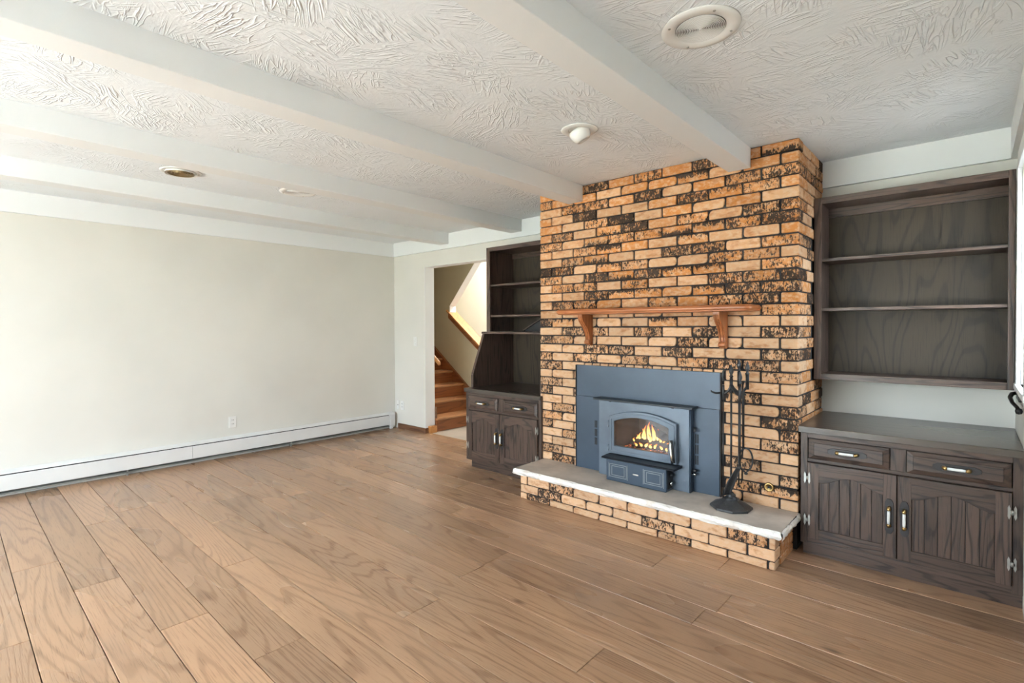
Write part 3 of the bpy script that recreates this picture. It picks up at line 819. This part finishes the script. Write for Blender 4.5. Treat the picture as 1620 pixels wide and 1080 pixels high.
for (x, y, z, h, r) in [(-1.790, 3.45, .485, .150, .024), (-1.760, 3.46, .49, .175, .028), (-1.725, 3.46, .49, .160, .026), (-1.700, 3.47, .50, .11, .020), (-1.745, 3.44, .48, .09, .020), (-1.83, 3.45, .49, .075, .016), (-1.855, 3.45, .49, .05, .014), (-1.665, 3.44, .478, .085, .018), (-1.635, 3.44, .475, .060, .015), (-1.61, 3.43, .470, .045, .014), (-1.58, 3.45, .475, .05, .013), (-1.87, 3.44, .475, .035, .012), (-1.69, 3.41, .455, .045, .018), (-1.72, 3.405, .455, .035, .020), (-1.76, 3.41, .455, .04, .020), (-1.80, 3.41, .455, .035, .018), (-1.64, 3.41, .455, .035, .016), (-1.84, 3.41, .452, .03, .014), (-1.60, 3.41, .452, .03, .014), (-1.815, 3.46, .50, .10, .016), (-1.645, 3.47, .50, .075, .014)]:
    p = []; rr = []
    ph = fr.uniform(0, 6)
    for k in range(9):
        u = k/8
        p.append((x+math.sin(ph+u*4)*.012*u, y+math.cos(ph+u*3)*.008*u, z+h*.80*u)); rr.append(max(.0006, .62*r*(math.sin(PI*(u*.82+.16))**1.1)*(1-u*.45)))
    MB().tube(p, rr, 8).build('tongue', M['flame'], fire, origin=(x, y, z))

# ------------------------------------------------------------------ fireplace tools
TC = (-1.090, 3.205)
st = thing('tool_stand', 'black iron fireplace tool stand with an octagonal foot on the hearth', 'tool stand', (TC[0], TC[1], .226))
MB().lathe([(.128, .2262), (.132, .230), (.130, .240), (.122, .243), (.050, .274), (.044, .280)], (TC[0], TC[1], 0), 8, smooth=False, rot=PI/8, sx=.93, sy=.93).build('foot', M['footiron'], st, .002)
MB().lathe([(.044, .280), (.046, .284), (.030, .292), (.026, .300), (.028, .306), (.018, .314), (.012, .322)], (TC[0], TC[1], 0), 16).build('hub', M['iron'], st)
def finial(c, z, k=1.0):
    return [(.0065*k, z), (.0065*k, z+.022), (.0105*k, z+.024), (.0105*k, z+.029), (.007*k, z+.032), (.006*k, z+.040), (.011*k, z+.052), (.0115*k, z+.062), (.008*k, z+.078), (.004*k, z+.088), (.0045*k, z+.092), (.0, z+.098)]
MB().tube([(TC[0], TC[1], .318), (TC[0], TC[1], .93)], .0062, 10).build('pole', M['iron'], st)
MB().tube([(TC[0], TC[1], .925), (TC[0], TC[1], 1.015)], .0095, 12).build('sleeve', M['iron'], st)
MB().lathe(finial(TC, 1.0, 1.15), (TC[0], TC[1], 0), 14).build('finial', M['iron'], st)
TP = {'poker': (-1.134, 3.195), 'hook': (-1.064, 3.262), 'shovel': (-1.022, 3.155), 'tongs': (-1.000, 3.215)}
for nm, (x, y) in TP.items():
    d = Vector((x-TC[0], y-TC[1], 0))
    pts = [Vector((TC[0], TC[1], .975))+d*u+Vector((0, 0, -.055*math.sin(u*PI*.5)**.7)) for u in (0, .15, .35, .6, .8, .92)]
    MB().tube(pts, [.010, .008, .007, .0065, .006, .006], 8).build('hook_arm', M['iron'], st)
MB().tube([(TC[0]-.056, 3.19, .924), (TC[0]-.085, 3.18, .920), (TC[0]-.105, 3.175, .928), (TC[0]-.112, 3.172, .936)], [.006, .0065, .0055, .004], 8).build('hook_tip', M['iron'], st)
def tool(nm, label, ztop, zbot, k=1.0):
    x, y = TP[nm]
    t = thing('fire_'+nm, label, nm, (x, y, zbot), 'fireplace tools on the stand')
    MB().lathe(finial(None, ztop-.098*k, k), (x, y, 0), 12).build('finial', M['iron'], t)
    MB().tube([(x, y, ztop-.18), (x, y, ztop-.09)], .0085*k, 10).build('grip', M['iron'], t)
    return t, x, y
t, x, y = tool('poker', 'thin straight iron poker, leftmost on the fireplace tool stand', 1.062, .26, .9)
MB().tube([(x, y, .27), (x, y, .90)], .0042, 8).build('rod', M['iron'], t)
MB().tube([(x, y, .30), (x-.012, y-.008, .285), (x-.020, y-.013, .295)], [.004, .0035, .002], 8).build('hook', M['iron'], t)
t, x, y = tool('hook', 'tallest iron fire hook at the back of the fireplace tool stand', 1.142, .33, 1.1)
MB().tube([(x, y, .36), (x, y, .97)], .0045, 8).build('rod', M['iron'], t)
MB().tube([(x, y, .365), (x, y+.006, .345), (x, y+.020, .338), (x, y+.032, .346)], [.0045, .0042, .0038, .002], 8).build('hook_end', M['iron'], t)
t, x, y = tool('shovel', 'iron ash shovel with its scoop pointing down on the tool stand', 1.066, .30, 1.0)
MB().tube([(x, y, .49), (x, y, .90)], .0048, 8).build('rod', M['iron'], t)
def scoop(x, y):
    m = MB(); rows = 9; cols = 7; vs = []
    for side in (0, 1):
        for i in range(rows):
            u = i/(rows-1)
            w = .012+.014*math.sin(min(1, u*1.4)*PI*.5) if u < .8 else .026-.008*(u-.8)/.2
            for j in range(cols):
                q = j/(cols-1)*2-1
                curl = -.018*(q*q)*min(1, u*2)
                cx = x-.075*u; cz = .505-.195*u
                vs.append((cx+q*w*.85+curl*.3, y-.012+.030*u+q*w*.55+curl+side*.003, cz+q*w*.15))
    n = rows*cols
    fs = []
    for i in range(rows-1):
        for j in range(cols-1):
            a = i*cols+j
            fs += [(a, a+1, a+cols+1, a+cols), (n+a, n+a+cols, n+a+cols+1, n+a+1)]
    for i in range(rows-1):
        for j in (0, cols-1): a = i*cols+j; fs.append((a, a+cols, n+a+cols, n+a))
    for j in range(cols-1):
        for i in (0, rows-1): a = i*cols+j; fs.append((a, a+1, n+a+1, n+a))
    m.add(vs, fs, 0, True)
    return m
scoop(x, y).build('scoop', M['iron'], t)
t, x, y = tool('tongs', 'iron fire tongs with rounded jaws, rightmost on the tool stand', 1.134, .43, 1.15)
MB().tube([(x, y, .98), (x, y, 1.045)], .010, 10).build('upper_grip', M['iron'], t)
MB().tube([(x, y, .985), (x-.004, y, .965), (x-.020, y-.003, .945), (x-.022, y-.003, .93), (x-.022, y-.003, .60)], [.009, .008, .0075, .0075, .0065], 10).build('shaft', M['iron'], t)
for s in (-1, 1):
    c = (x-.008, y-.003)
    pts = []
    for k in range(13):
        a = PI/2-s*PI*k/12*(.96)
        pts.append((c[0]+.040*math.cos(a)*.80, c[1]+.040*math.cos(a)*.62, .530+.070*math.sin(a)))
    MB().tube(pts, .0052, 8).build('jaw', M['iron'], t)
MB().lathe([(0, -.010), (.009, -.006), (.011, 0), (.009, .006), (0, .010)], (x-.006, y-.003, .449), 10).build('jaw_tip', M['iron'], t)

# ------------------------------------------------------------------ base cabinets
FYc = 3.355                                              # face-frame front
def arch_z(u, z0=.432, zp=.482): return z0+(zp-z0)*math.sin(PI*u)**2
def handle(parent, cx, cz, vertical, yf):
    """octagonal back plate, white porcelain grip, brass posts"""
    L, w = .092, .0185
    pl = [(-w, -L+.02), (-w+.010, -L), (w-.010, -L), (w, -L+.02), (w, L-.02), (w-.010, L), (-w+.010, L), (-w, L-.02)]
    pts = [(cx+a, cz+b) if vertical else (cx+b, cz+a) for a, b in pl]
    MB().ext(pts, 'Y', yf-.005, yf+.001).build('handle_plate', M['plate'], parent, .0012)
    P = lambda s, d: (cx, yf-d, cz+s) if vertical else (cx+s, yf-d, cz)
    MB().tube([P(-.036, .026), P(-.02, .0275), P(.02, .0275), P(.036, .026)], [.0062, .0072, .0072, .0062], 12).build('handle_grip', M['porcelain'], parent)
    for s in (-1, 1):
        MB().tube([P(s*.048, .002), P(s*.048, .016), P(s*.046, .024), P(s*.041, .0265), P(s*.035, .0265)], [.0095, .008, .0095, .0098, .0075], 12).build('handle_post', M['brass'], parent)
def hinge(parent, x, z, yf):
    """butterfly surface hinge: leaf on the door, leaf on the stile"""
    m = MB()
    for s in (-1, 1):
        xa = x+s*.011
        pts = [(xa-.005, z-.020), (xa-.002, z-.028), (xa, z-.034), (xa+.002, z-.028), (xa+.005, z-.020), (xa+.0045, z), (xa+.005, z+.020), (xa+.002, z+.028), (xa, z+.034), (xa-.002, z+.028), (xa-.005, z+.020), (xa-.0045, z)]
        m.ext(pts, 'Y', yf-(.003 if s > 0 else .0028), yf+.0005)
        m.box(min(x, xa), max(x, xa), yf-.003, yf+.0005, z-.007, z+.007)
    m.tube([(x, yf-.004, z-.011), (x, yf-.004, z+.011)], .004, 8)
    m.build('hinge', M['antique'], parent)
def cab_door(t, x0, x1, hinge_side, dx):
    z0, z1 = .105, .545
    yf = FYc-.019
    px0, px1 = x0+.058, x1-.058
    N2 = 28
    inner = [(px0, .166), (px0+(px1-px0)*.33, .166), (px0+(px1-px0)*.67, .166), (px1, .166)]+[(px1+(px0-px1)*k/N2, arch_z(1-k/N2)) for k in range(N2+1)]
    m = MB(); m.ring(rect_for(N2, x0, x1, z0, z1), inner, yf, FYc-.001)
    d = m.build('door', M['oakX'], t, .0025)
    # stiles overlay with vertical grain
    nb = 6; bw = (px1-px0)/nb
    for i in range(nb):
        a, b = px0+i*bw+.0009, px0+(i+1)*bw-.0009
        top = [(b+(a-b)*k/6, arch_z((b+(a-b)*k/6-px0)/(px1-px0))+.003) for k in range(7)]
        pts = [(a, .164), (b, .164)]+top
        MB().ext(pts, 'Y', yf+.008, FYc-.002).build('board', M['oakZ'], d, .0022, origin=((a+b)/2, FYc, .3))
    MB().ext(inner, 'Y', yf+.011, FYc-.0015).build('groove_back', M['black'], d)
    for a, b in ((x0, px0), (px1, x1)):
        MB().box(a+.0015, b-.0005, yf-.0005, yf+.004, z0+.0015, z1-.0015).build('stile', M['oakZ'], d, .001)
    hx_ = x1-.030 if hinge_side == 'L' else x0+.030
    handle(d, hx_, .325, True, yf-.0006)
    for z in (.455, .212): hinge(d, x0-.001 if hinge_side == 'L' else x1+.001, z, yf)
    return d
def drawer(t, x0, x1):
    z0, z1 = .568, .681; c = .020; yf = FYc-.019
    m = MB()
    o = [(x0, z0), (x1, z0), (x1, z1), (x0, z1)]; i = [(x0+c*1.3, z0+c), (x1-c*1.3, z0+c), (x1-c*1.3, z1-c), (x0+c*1.3, z1-c)]
    vs = [(x, FYc-.0005, z) for x, z in o]+[(x, FYc-.009, z) for x, z in o]+[(x, yf+.003, z) for x, z in i]+[(x, yf, z) for x, z in [(i[0][0]+.002, i[0][1]+.002), (i[1][0]-.002, i[1][1]+.002), (i[2][0]-.002, i[2][1]-.002), (i[3][0]+.002, i[3][1]-.002)]]
    fs = [(0, 1, 2, 3), (12, 13, 14, 15)]
    for L in range(3):
        for k in range(4): fs.append((L*4+k, L*4+(k+1) % 4, (L+1)*4+(k+1) % 4, (L+1)*4+k))
    m.add(vs, fs)
    d = m.build('drawer', M['oakX'], t, .0008, origin=((x0+x1)/2, FYc, .62))
    handle(d, (x0+x1)/2, (z0+z1)/2, False, yf)
def base_cabinet(dx, kick0, label, toplabel):
    x0, x1 = -.745+dx, (.1815 if dx == 0 else .177)+dx
    t = thing('base_cabinet', label, 'cabinet', ((x0+x1)/2, 3.37, 0), 'built-in base cabinets')
    bx('carcass', M['oakZ'], (x0 if kick0 else x0), x1-.040, FYc+.0215 if dx == 0 else YF+.004, YW-.002, .068, .7125, t) if dx == 0 else bx('carcass', M['oakZ'], x0, BL-.008, FYc+.0215, YW-.002, .068, .7125, t)
    fr = lambda nm, ax, a, b, c, e: bx(nm, M['oak'+ax], a, b, FYc, FYc+.020, c, e, t, .001)
    fr('frame_stile', 'Z', x0, -.7095+dx, .068, .7125); fr('frame_stile', 'Z', .145+dx, x1, .068, .7125)
    fr('frame_rail', 'X', -.709+dx, .1445+dx, .684, .7125); fr('frame_rail', 'X', -.709+dx, .1445+dx, .548, .565); fr('frame_rail', 'X', -.709+dx, .1445+dx, .068, .102)
    fr('frame_mullion', 'Z', -.3205+dx, -.2535+dx, .5655, .6835)
    bx('toe_kick', M['oakX'], kick0, (.1815+dx) if dx == 0 else BL+.02, FYc+.021, FYc+.0225+.014, 0, .068, t)
    drawer(t, -.702+dx, -.324+dx); drawer(t, -.2505+dx, .1405+dx)
    cab_door(t, -.7065+dx, -.2925+dx, 'L', dx); cab_door(t, -.288+dx, .142+dx, 'R', dx)
    # worktop, a slab of its own with an overhanging front lip
    a, b = -.754+dx, .1815+dx
    if dx == 0: pl = [(a, 3.335), (b, 3.335), (b, YW-.001), (BR+.004, YW-.001), (BR+.004, YF-.006), (a, YF-.006)]
    else: pl = [(a, 3.335), (b, 3.335), (b, YF-.006), (BL-.007, YF-.006), (BL-.007, YW-.001), (a, YW-.001)]
    m = MB(); m.ext(pl, 'Z', .7135, .750)
    tag(m.build('countertop', M['top'], None, .0025, origin=((a+b)/2, 3.37, .7135)), toplabel, 'countertop', 'dark wooden cabinet tops')
base_cabinet(0.0, -.735, 'dark oak base cabinet with two arched doors right of the fireplace', 'dark wooden countertop right of the fireplace')
base_cabinet(-2.867, -3.560, 'dark oak base cabinet with two arched doors left of the fireplace', 'dark wooden countertop of the hutch left of the fireplace')

# ------------------------------------------------------------------ right upper bookcase
bY = 3.745
t = thing('wall_bookcase', 'dark oak wall bookcase with two shelves right of the chimney', 'bookcase', (-.29, 3.88, .99), 'built-in bookcases')
x0, x1 = BR+.004, XR-.0175
bx('frame_stile', M['oakZ'], x0, -.717, bY, bY+.02, .990, 2.145, t, .0015); bx('frame_stile', M['oakZ'], .137, x1, bY, bY+.02, .990, 2.145, t, .0015)
bx('frame_rail', M['oakX'], -.717, .137, bY, bY+.02, 2.104, 2.145, t, .0015); bx('frame_rail', M['oakX'], -.717, .137, bY, bY+.02, .990, 1.029, t, .0015)
bx('side_panel', M['oakZ'], x0+.001, -.728, bY+.0205, YW-.002, .991, 2.144, t); bx('side_panel', M['oakZ'], .148, x1-.001, bY+.0205, YW-.002, .991, 2.144, t)
bx('top_panel', M['oakX'], -.7275, .1475, bY+.0205, YW-.002, 2.118, 2.143, t); bx('bottom_panel', M['oakX'], -.7275, .1475, bY+.0205, YW-.002, .992, 1.024, t)
bx('back_panel', M['oakback'], -.7275, .1475, YW-.012, YW-.003, 1.0245, 2.1175, t)
bx('back_cleat', M['oakX'], -.7275, .1475, YW-.030, YW-.0125, 2.058, 2.1175, t, .002)
for z in (1.7495, 1.434): bx('shelf', M['oakX'], -.7265, .1465, bY+.022, YW-.013, z-.008, z+.0115, t, .002)

# ------------------------------------------------------------------ left hutch: slanted sides below, open shelves above
hY = 3.630; hx0, hx1 = -3.606, BL-.010
t = thing('hutch', 'dark oak hutch with open shelves and slanted side left of the chimney', 'hutch', (-3.16, 3.8, .751))
side = [(YW-.002, .7505), (3.424, .7505), (3.424, .874), (3.580, 1.264), (YW-.002, 1.264)]
MB().ext(side, 'X', hx0, hx0+.022).build('slanted_side', M['oakZ'], t, .0015)
MB().ext(side, 'X', hx1-.022, hx1).build('slanted_side', M['oakZ'], t, .0015)
def edge_band(y0, z0, y1, z1, xa, xb):
    d = Vector((0, y1-y0, z1-z0)).normalized(); nrm = Vector((0, -d.z, d.y))
    p = [Vector((0, y0, z0)), Vector((0, y1, z1))]; q = [a+nrm*.006 for a in p]
    return MB().ext([(p[0].y, p[0].z), (p[1].y, p[1].z), (q[1].y, q[1].z), (q[0].y, q[0].z)], 'X', xa, xb)
for xa in (hx0-.003, hx1-.027):
    edge_band(3.4235, .752, 3.4235, .873, xa, xa+.030).build('edge_band', M['oakZ'], t, .001)
    edge_band(3.4235, .874, 3.5795, 1.264, xa, xa+.030).build('edge_band', M['oakZ'], t, .001)
bx('lower_back', M['oakback'], hx0+.0225, hx1-.0225, YW-.030, YW-.020, .7505, 1.2635, t)
bx('shelf', M['oakX'], hx0-.004, hx1, 3.562, YW-.002, 1.2645, 1.286, t, .0025)
bx('frame_stile', M['oakZ'], hx0, hx0+.046, hY, hY+.02, 1.2865, 2.118, t, .0015); bx('frame_stile', M['oakZ'], hx1-.046, hx1, hY, hY+.02, 1.2865, 2.118, t, .0015)
bx('frame_rail', M['oakX'], hx0+.046, hx1-.046, hY, hY+.02, 2.078, 2.118, t, .0015)
bx('side_panel', M['oakZ'], hx0+.001, hx0+.025, hY+.0205, YW-.002, 1.2865, 2.117, t); bx('side_panel', M['oakZ'], hx1-.025, hx1-.001, hY+.0205, YW-.002, 1.2865, 2.117, t)
bx('top_panel', M['oakX'], hx0+.0255, hx1-.0255, hY+.0205, YW-.002, 2.090, 2.117, t)
bx('upper_back', M['oakback'], hx0+.0255, hx1-.0255, YW-.030, YW-.020, 1.2865, 2.0895, t)
bx('back_cleat', M['oakX'], hx0+.0255, hx1-.0255, YW-.045, YW-.0305, 2.04, 2.0895, t, .002)
for z in (1.742, 1.440): bx('shelf', M['oakX'], hx0+.027, hx1-.027, hY+.012, YW-.031, z-.010, z+.010, t, .002)
t = thing('wedge_stand', 'small black wedge-shaped stand on the hutch shelf beside the bricks', 'stand', (-3.10, 3.84, 1.2865))
MB().ext([(-3.245, 1.2867), (-2.80, 1.2867), (-2.80, 1.50), (-2.84, 1.50), (-3.245, 1.297)], 'Y', 3.80, 3.93).build('body', M['black'], t)
MB().ext([(-3.262, 1.2867), (-3.246, 1.2867), (-3.246, 1.299), (-2.84, 1.503), (-2.84, 1.509), (-3.262, 1.306)], 'Y', 3.785, 3.80).build('front_edge', M['oakX'], t)

# ------------------------------------------------------------------ ceiling fixtures
def speaker(cx, cy, label):
    t = thing('ceiling_speaker', label, 'speaker', (cx, cy, H), 'round ceiling speakers')
    MB().lathe([(.0, -.003), (.090, -.003), (.092, -.006), (.120, -.009), (.138, -.006), (.140, -.0005)], (cx, cy, H), 48).build('baffle', M['plastic'], t)
    MB().lathe([(.0, -.0034), (.089, -.0034)], (cx, cy, H), 32).build('speaker_cone', M['dust'], t)
    for k in range(14):
        r = .010+k*.0057
        MB().lathe([(r, -.0028), (r, -.0072), (r+.0026, -.0072), (r+.0026, -.0028)], (cx, cy, H), 40).build('grille_ring', M['plastic'], t)
    MB().lathe([(.0, -.008), (.006, -.0075), (.008, -.003)], (cx, cy, H), 16).build('grille_center', M['plastic'], t)
    for k in range(4):
        a = PI/4+k*PI/2
        MB().lathe([(.0, -.0115), (.004, -.011), (.005, -.0085)], (cx+.117*math.cos(a), cy+.117*math.sin(a), H), 10).build('screw', M['antique'], t)
speaker(-.757, 1.893, 'large round white ceiling speaker right of the nearest beam')
speaker(-4.098, 1.952, 'small looking round white ceiling speaker between the far beams')
t = thing('ceiling_vent', 'round ceiling air vent with dark openings and brassy rings near the left wall', 'vent', (-4.163, 1.140, H))
MB().lathe([(.118, -.0005), (.128, -.002), (.124, -.008), (.112, -.010), (.108, -.004), (.106, -.0015)], (-4.163, 1.14, H), 40).build('rim', M['plastic'], t)
MB().lathe([(.0, -.0012), (.110, -.0012)], (-4.163, 1.14, H), 40).build('dark_throat', M['black'], t)
for k, r in enumerate((.088, .068, .048, .028)):
    MB().lathe([(r, -.003), (r+.012, -.020), (r+.014, -.019), (r+.003, -.002)], (-4.163, 1.14, H), 36).build('louvre_ring', M['vent'] if k else M['plastic'], t)
t = thing('eyeball_light', 'white recessed eyeball ceiling spotlight in front of the chimney', 'ceiling light', (-1.648, 2.405, H))
MB().lathe([(.062, -.0005), (.098, -.001), (.104, -.004), (.098, -.009), (.066, -.011), (.060, -.006), (.060, -.001)], (-1.648, 2.405, H), 40).build('trim_ring', M['plastic'], t)
e = MB(); prof = []
for k in range(10):
    a = -PI/2+ (PI*.62)*k/9
    prof.append((.060*math.cos(a) if k else .034, .060*math.sin(a) if k else -.058))
e.lathe([(.0, -.050), (.032, -.050), (.034, -.058), (.044, -.050), (.054, -.036), (.060, -.018), (.062, .0), (.060, .015)], (0, 0, 0), 28)
R_ = Matrix.Rotation(math.radians(28), 4, Vector((.75, -.66, 0)))
e.v = [tuple((R_ @ Vector(q))*0.96+Vector((-1.648, 2.405, H-.014))) for q in e.v]
e.build('eyeball', M['porcelain'], t)

# ------------------------------------------------------------------ stair hall beyond the doorway
YS, YB2, HH = 5.10, 6.25, 3.0
struct(bx('floor_hall', M['vinyl'], -7.6, -2.6, 4.10, YB2, -.10, -.001), 'pale grey tan hall floor at the foot of the stairs', 'floor')
struct(bx('wall_hall_far', M['hallwhite'], -7.6, -2.6, YB2, YB2+.1, -.1, HH), 'white wall seen beyond the stair opening', 'wall')
struct(bx('wall_hall_left', M['olive'], -7.7, -7.6, YJ, YB2, -.1, HH), 'left end wall of the stair hall', 'wall')
struct(bx('wall_hall_right', M['hallwhite'], -2.6, -2.5, YJ, YB2, -.1, HH), 'right end wall of the stair hall', 'wall')
struct(bx('ceiling_hall', M['white'], -7.7, -2.5, YJ, YB2+.1, HH, HH+.1), 'white ceiling of the stair hall', 'ceiling')
struct(MB().box(-7.7, XL-.1, YJ-.12, YJ, -.1, HH).box(XL-.1, -2.5, YJ-.12, YJ, H+.1, HH).build('wall_hall_near', M['olive']), 'upper wall of the stair hall above the doorway', 'wall')
# stairwell wall, cut along the stair slope
ax, az = -5.85, 1.560                                    # apex of the cut
sl = .737
lowR = az-sl*(3.9-2.0)
pts = [(-7.6, -.05), (-3.9, -.05), (-3.9, max(.02, az-.06-sl*(-3.9-ax))), (ax, az-.06), (ax, az+.09), (ax+(HH-az-.09)/1.10, HH), (-7.6, HH)]
w = MB().ext(pts, 'Y', YS, YS+.115).build('wall_stair', M['olive'])
struct(w, 'beige stairwell wall with a diagonal cut along the stairs', 'wall')
dx_ = (HH-az-.09)/1.10
MB().ext([(ax+.001, az+.09), (ax+dx_, HH-.001), (ax+dx_+.006, HH-.001), (ax+.008, az+.09)], 'Y', YS-.001, YS+.116).build('cut_lining', M['white'], w)
bx('post_end', M['white'], ax-.0, ax+.012, YS-.001, YS+.116, az-.05, az+.085, w)
def sloped(x0, z0, x1, z1, th, y0, y1, name, mat, parent=None, bev=.002):
    return MB().ext([(x0, z0), (x1, z1), (x1, z1+th), (x0, z0+th)], 'Y', y0, y1).build(name, mat, parent, bev)
capo = thing('stair_cap_rail', 'orange wooden cap rail sloping down along the stairwell wall', 'railing', (-5.2, YS, .9))
xe = -4.35
sloped(ax-.045, az-.028+.033, xe, az-.028+.033-sl*(xe-ax+.045), .030, YS-.030, YS+.150, 'cap_board', M['cap'], capo)
sloped(ax-.015, az-.090, xe, az-.090-sl*(xe-ax+.015), .080, YS-.016, YS-.0015, 'apron_board', M['stairX'], capo)
# stairs climbing to the left
stairs = thing('staircase', 'reddish brown wooden staircase rising to the left beyond the doorway', 'stairs', (-5.3, 4.65, 0))
r_, run, sx0 = .172, .235, -5.065
for k in range(6):
    xr = sx0-run*k
    bx('riser', M['stairY'], xr-.02, xr, 4.185, YS-.03, r_*k+(.0 if k == 0 else -.001), r_*(k+1)-.028, stairs, .001)
    bx('tread', M['tread'], xr-run-.005, xr+.026, 4.185, YS-.03, r_*(k+1)-.028, r_*(k+1), stairs, .006)
bx('newel_patch', M['base'], sx0-.10, sx0-.001, 4.183, 4.20, r_, r_*2-.03, stairs)
so = -5.48
MB().ext([(sx0+.06, .0), (sx0+.06, .493-.74*(sx0+.06-so)), (-6.9, .493-.74*(-6.9-so)), (-6.9, .6)], 'Y', YS-.029, YS-.0005).build('stringer', M['stairX'], stairs)
MB().ext([(sx0+.08, .490-.74*(sx0+.08-so)), (sx0+.08, .512-.74*(sx0+.08-so)), (-6.9, .512-.74*(-6.9-so)), (-6.9, .490-.74*(-6.9-so))], 'Y', YS-.040, YS-.0005).build('stringer_moulding', M['stairX'], stairs, .003)
hr = thing('handrail', 'short end of a light wooden handrail beside the doorway jamb', 'handrail', (-5.3, 4.28, .85))
MB().tube([(-5.120, 4.29, .845), (-5.135, 4.29, .868), (-5.30, 4.29, .990), (-5.9, 4.29, 1.43), (-6.6, 4.29, 1.95)], [.018, .024, .024, .024, .024], 12).build('rail', M['cap'], hr)
MB().tube([(-5.20, 4.183, .84), (-5.20, 4.24, .84), (-5.20, 4.28, .895)], .008, 8).build('rail_bracket', M['brass'], hr)
# fill lamp added to light the hall (out of sight above the doorway head)
hl = thing('hall_fill_lamp', 'round fill lamp added unseen to light the stair hall', 'lamp', (-5.2, 5.75, HH))
MB().lathe([(.0, -.10), (.08, -.09), (.12, -.06), (.13, -.02), (.12, -.0005)], (-5.2, 5.75, HH), 28).build('fill_lamp_shade', M['fillglow'], hl)
pl = bpy.data.lights.new('hall_fill_bulb', 'POINT'); pl.energy = 80; pl.color = (1, .96, .90); pl.shadow_soft_size = .12
po = bpy.data.objects.new('hall_fill_bulb', pl); COL.objects.link(po); po.location = (-5.2, 5.75, HH-.16)
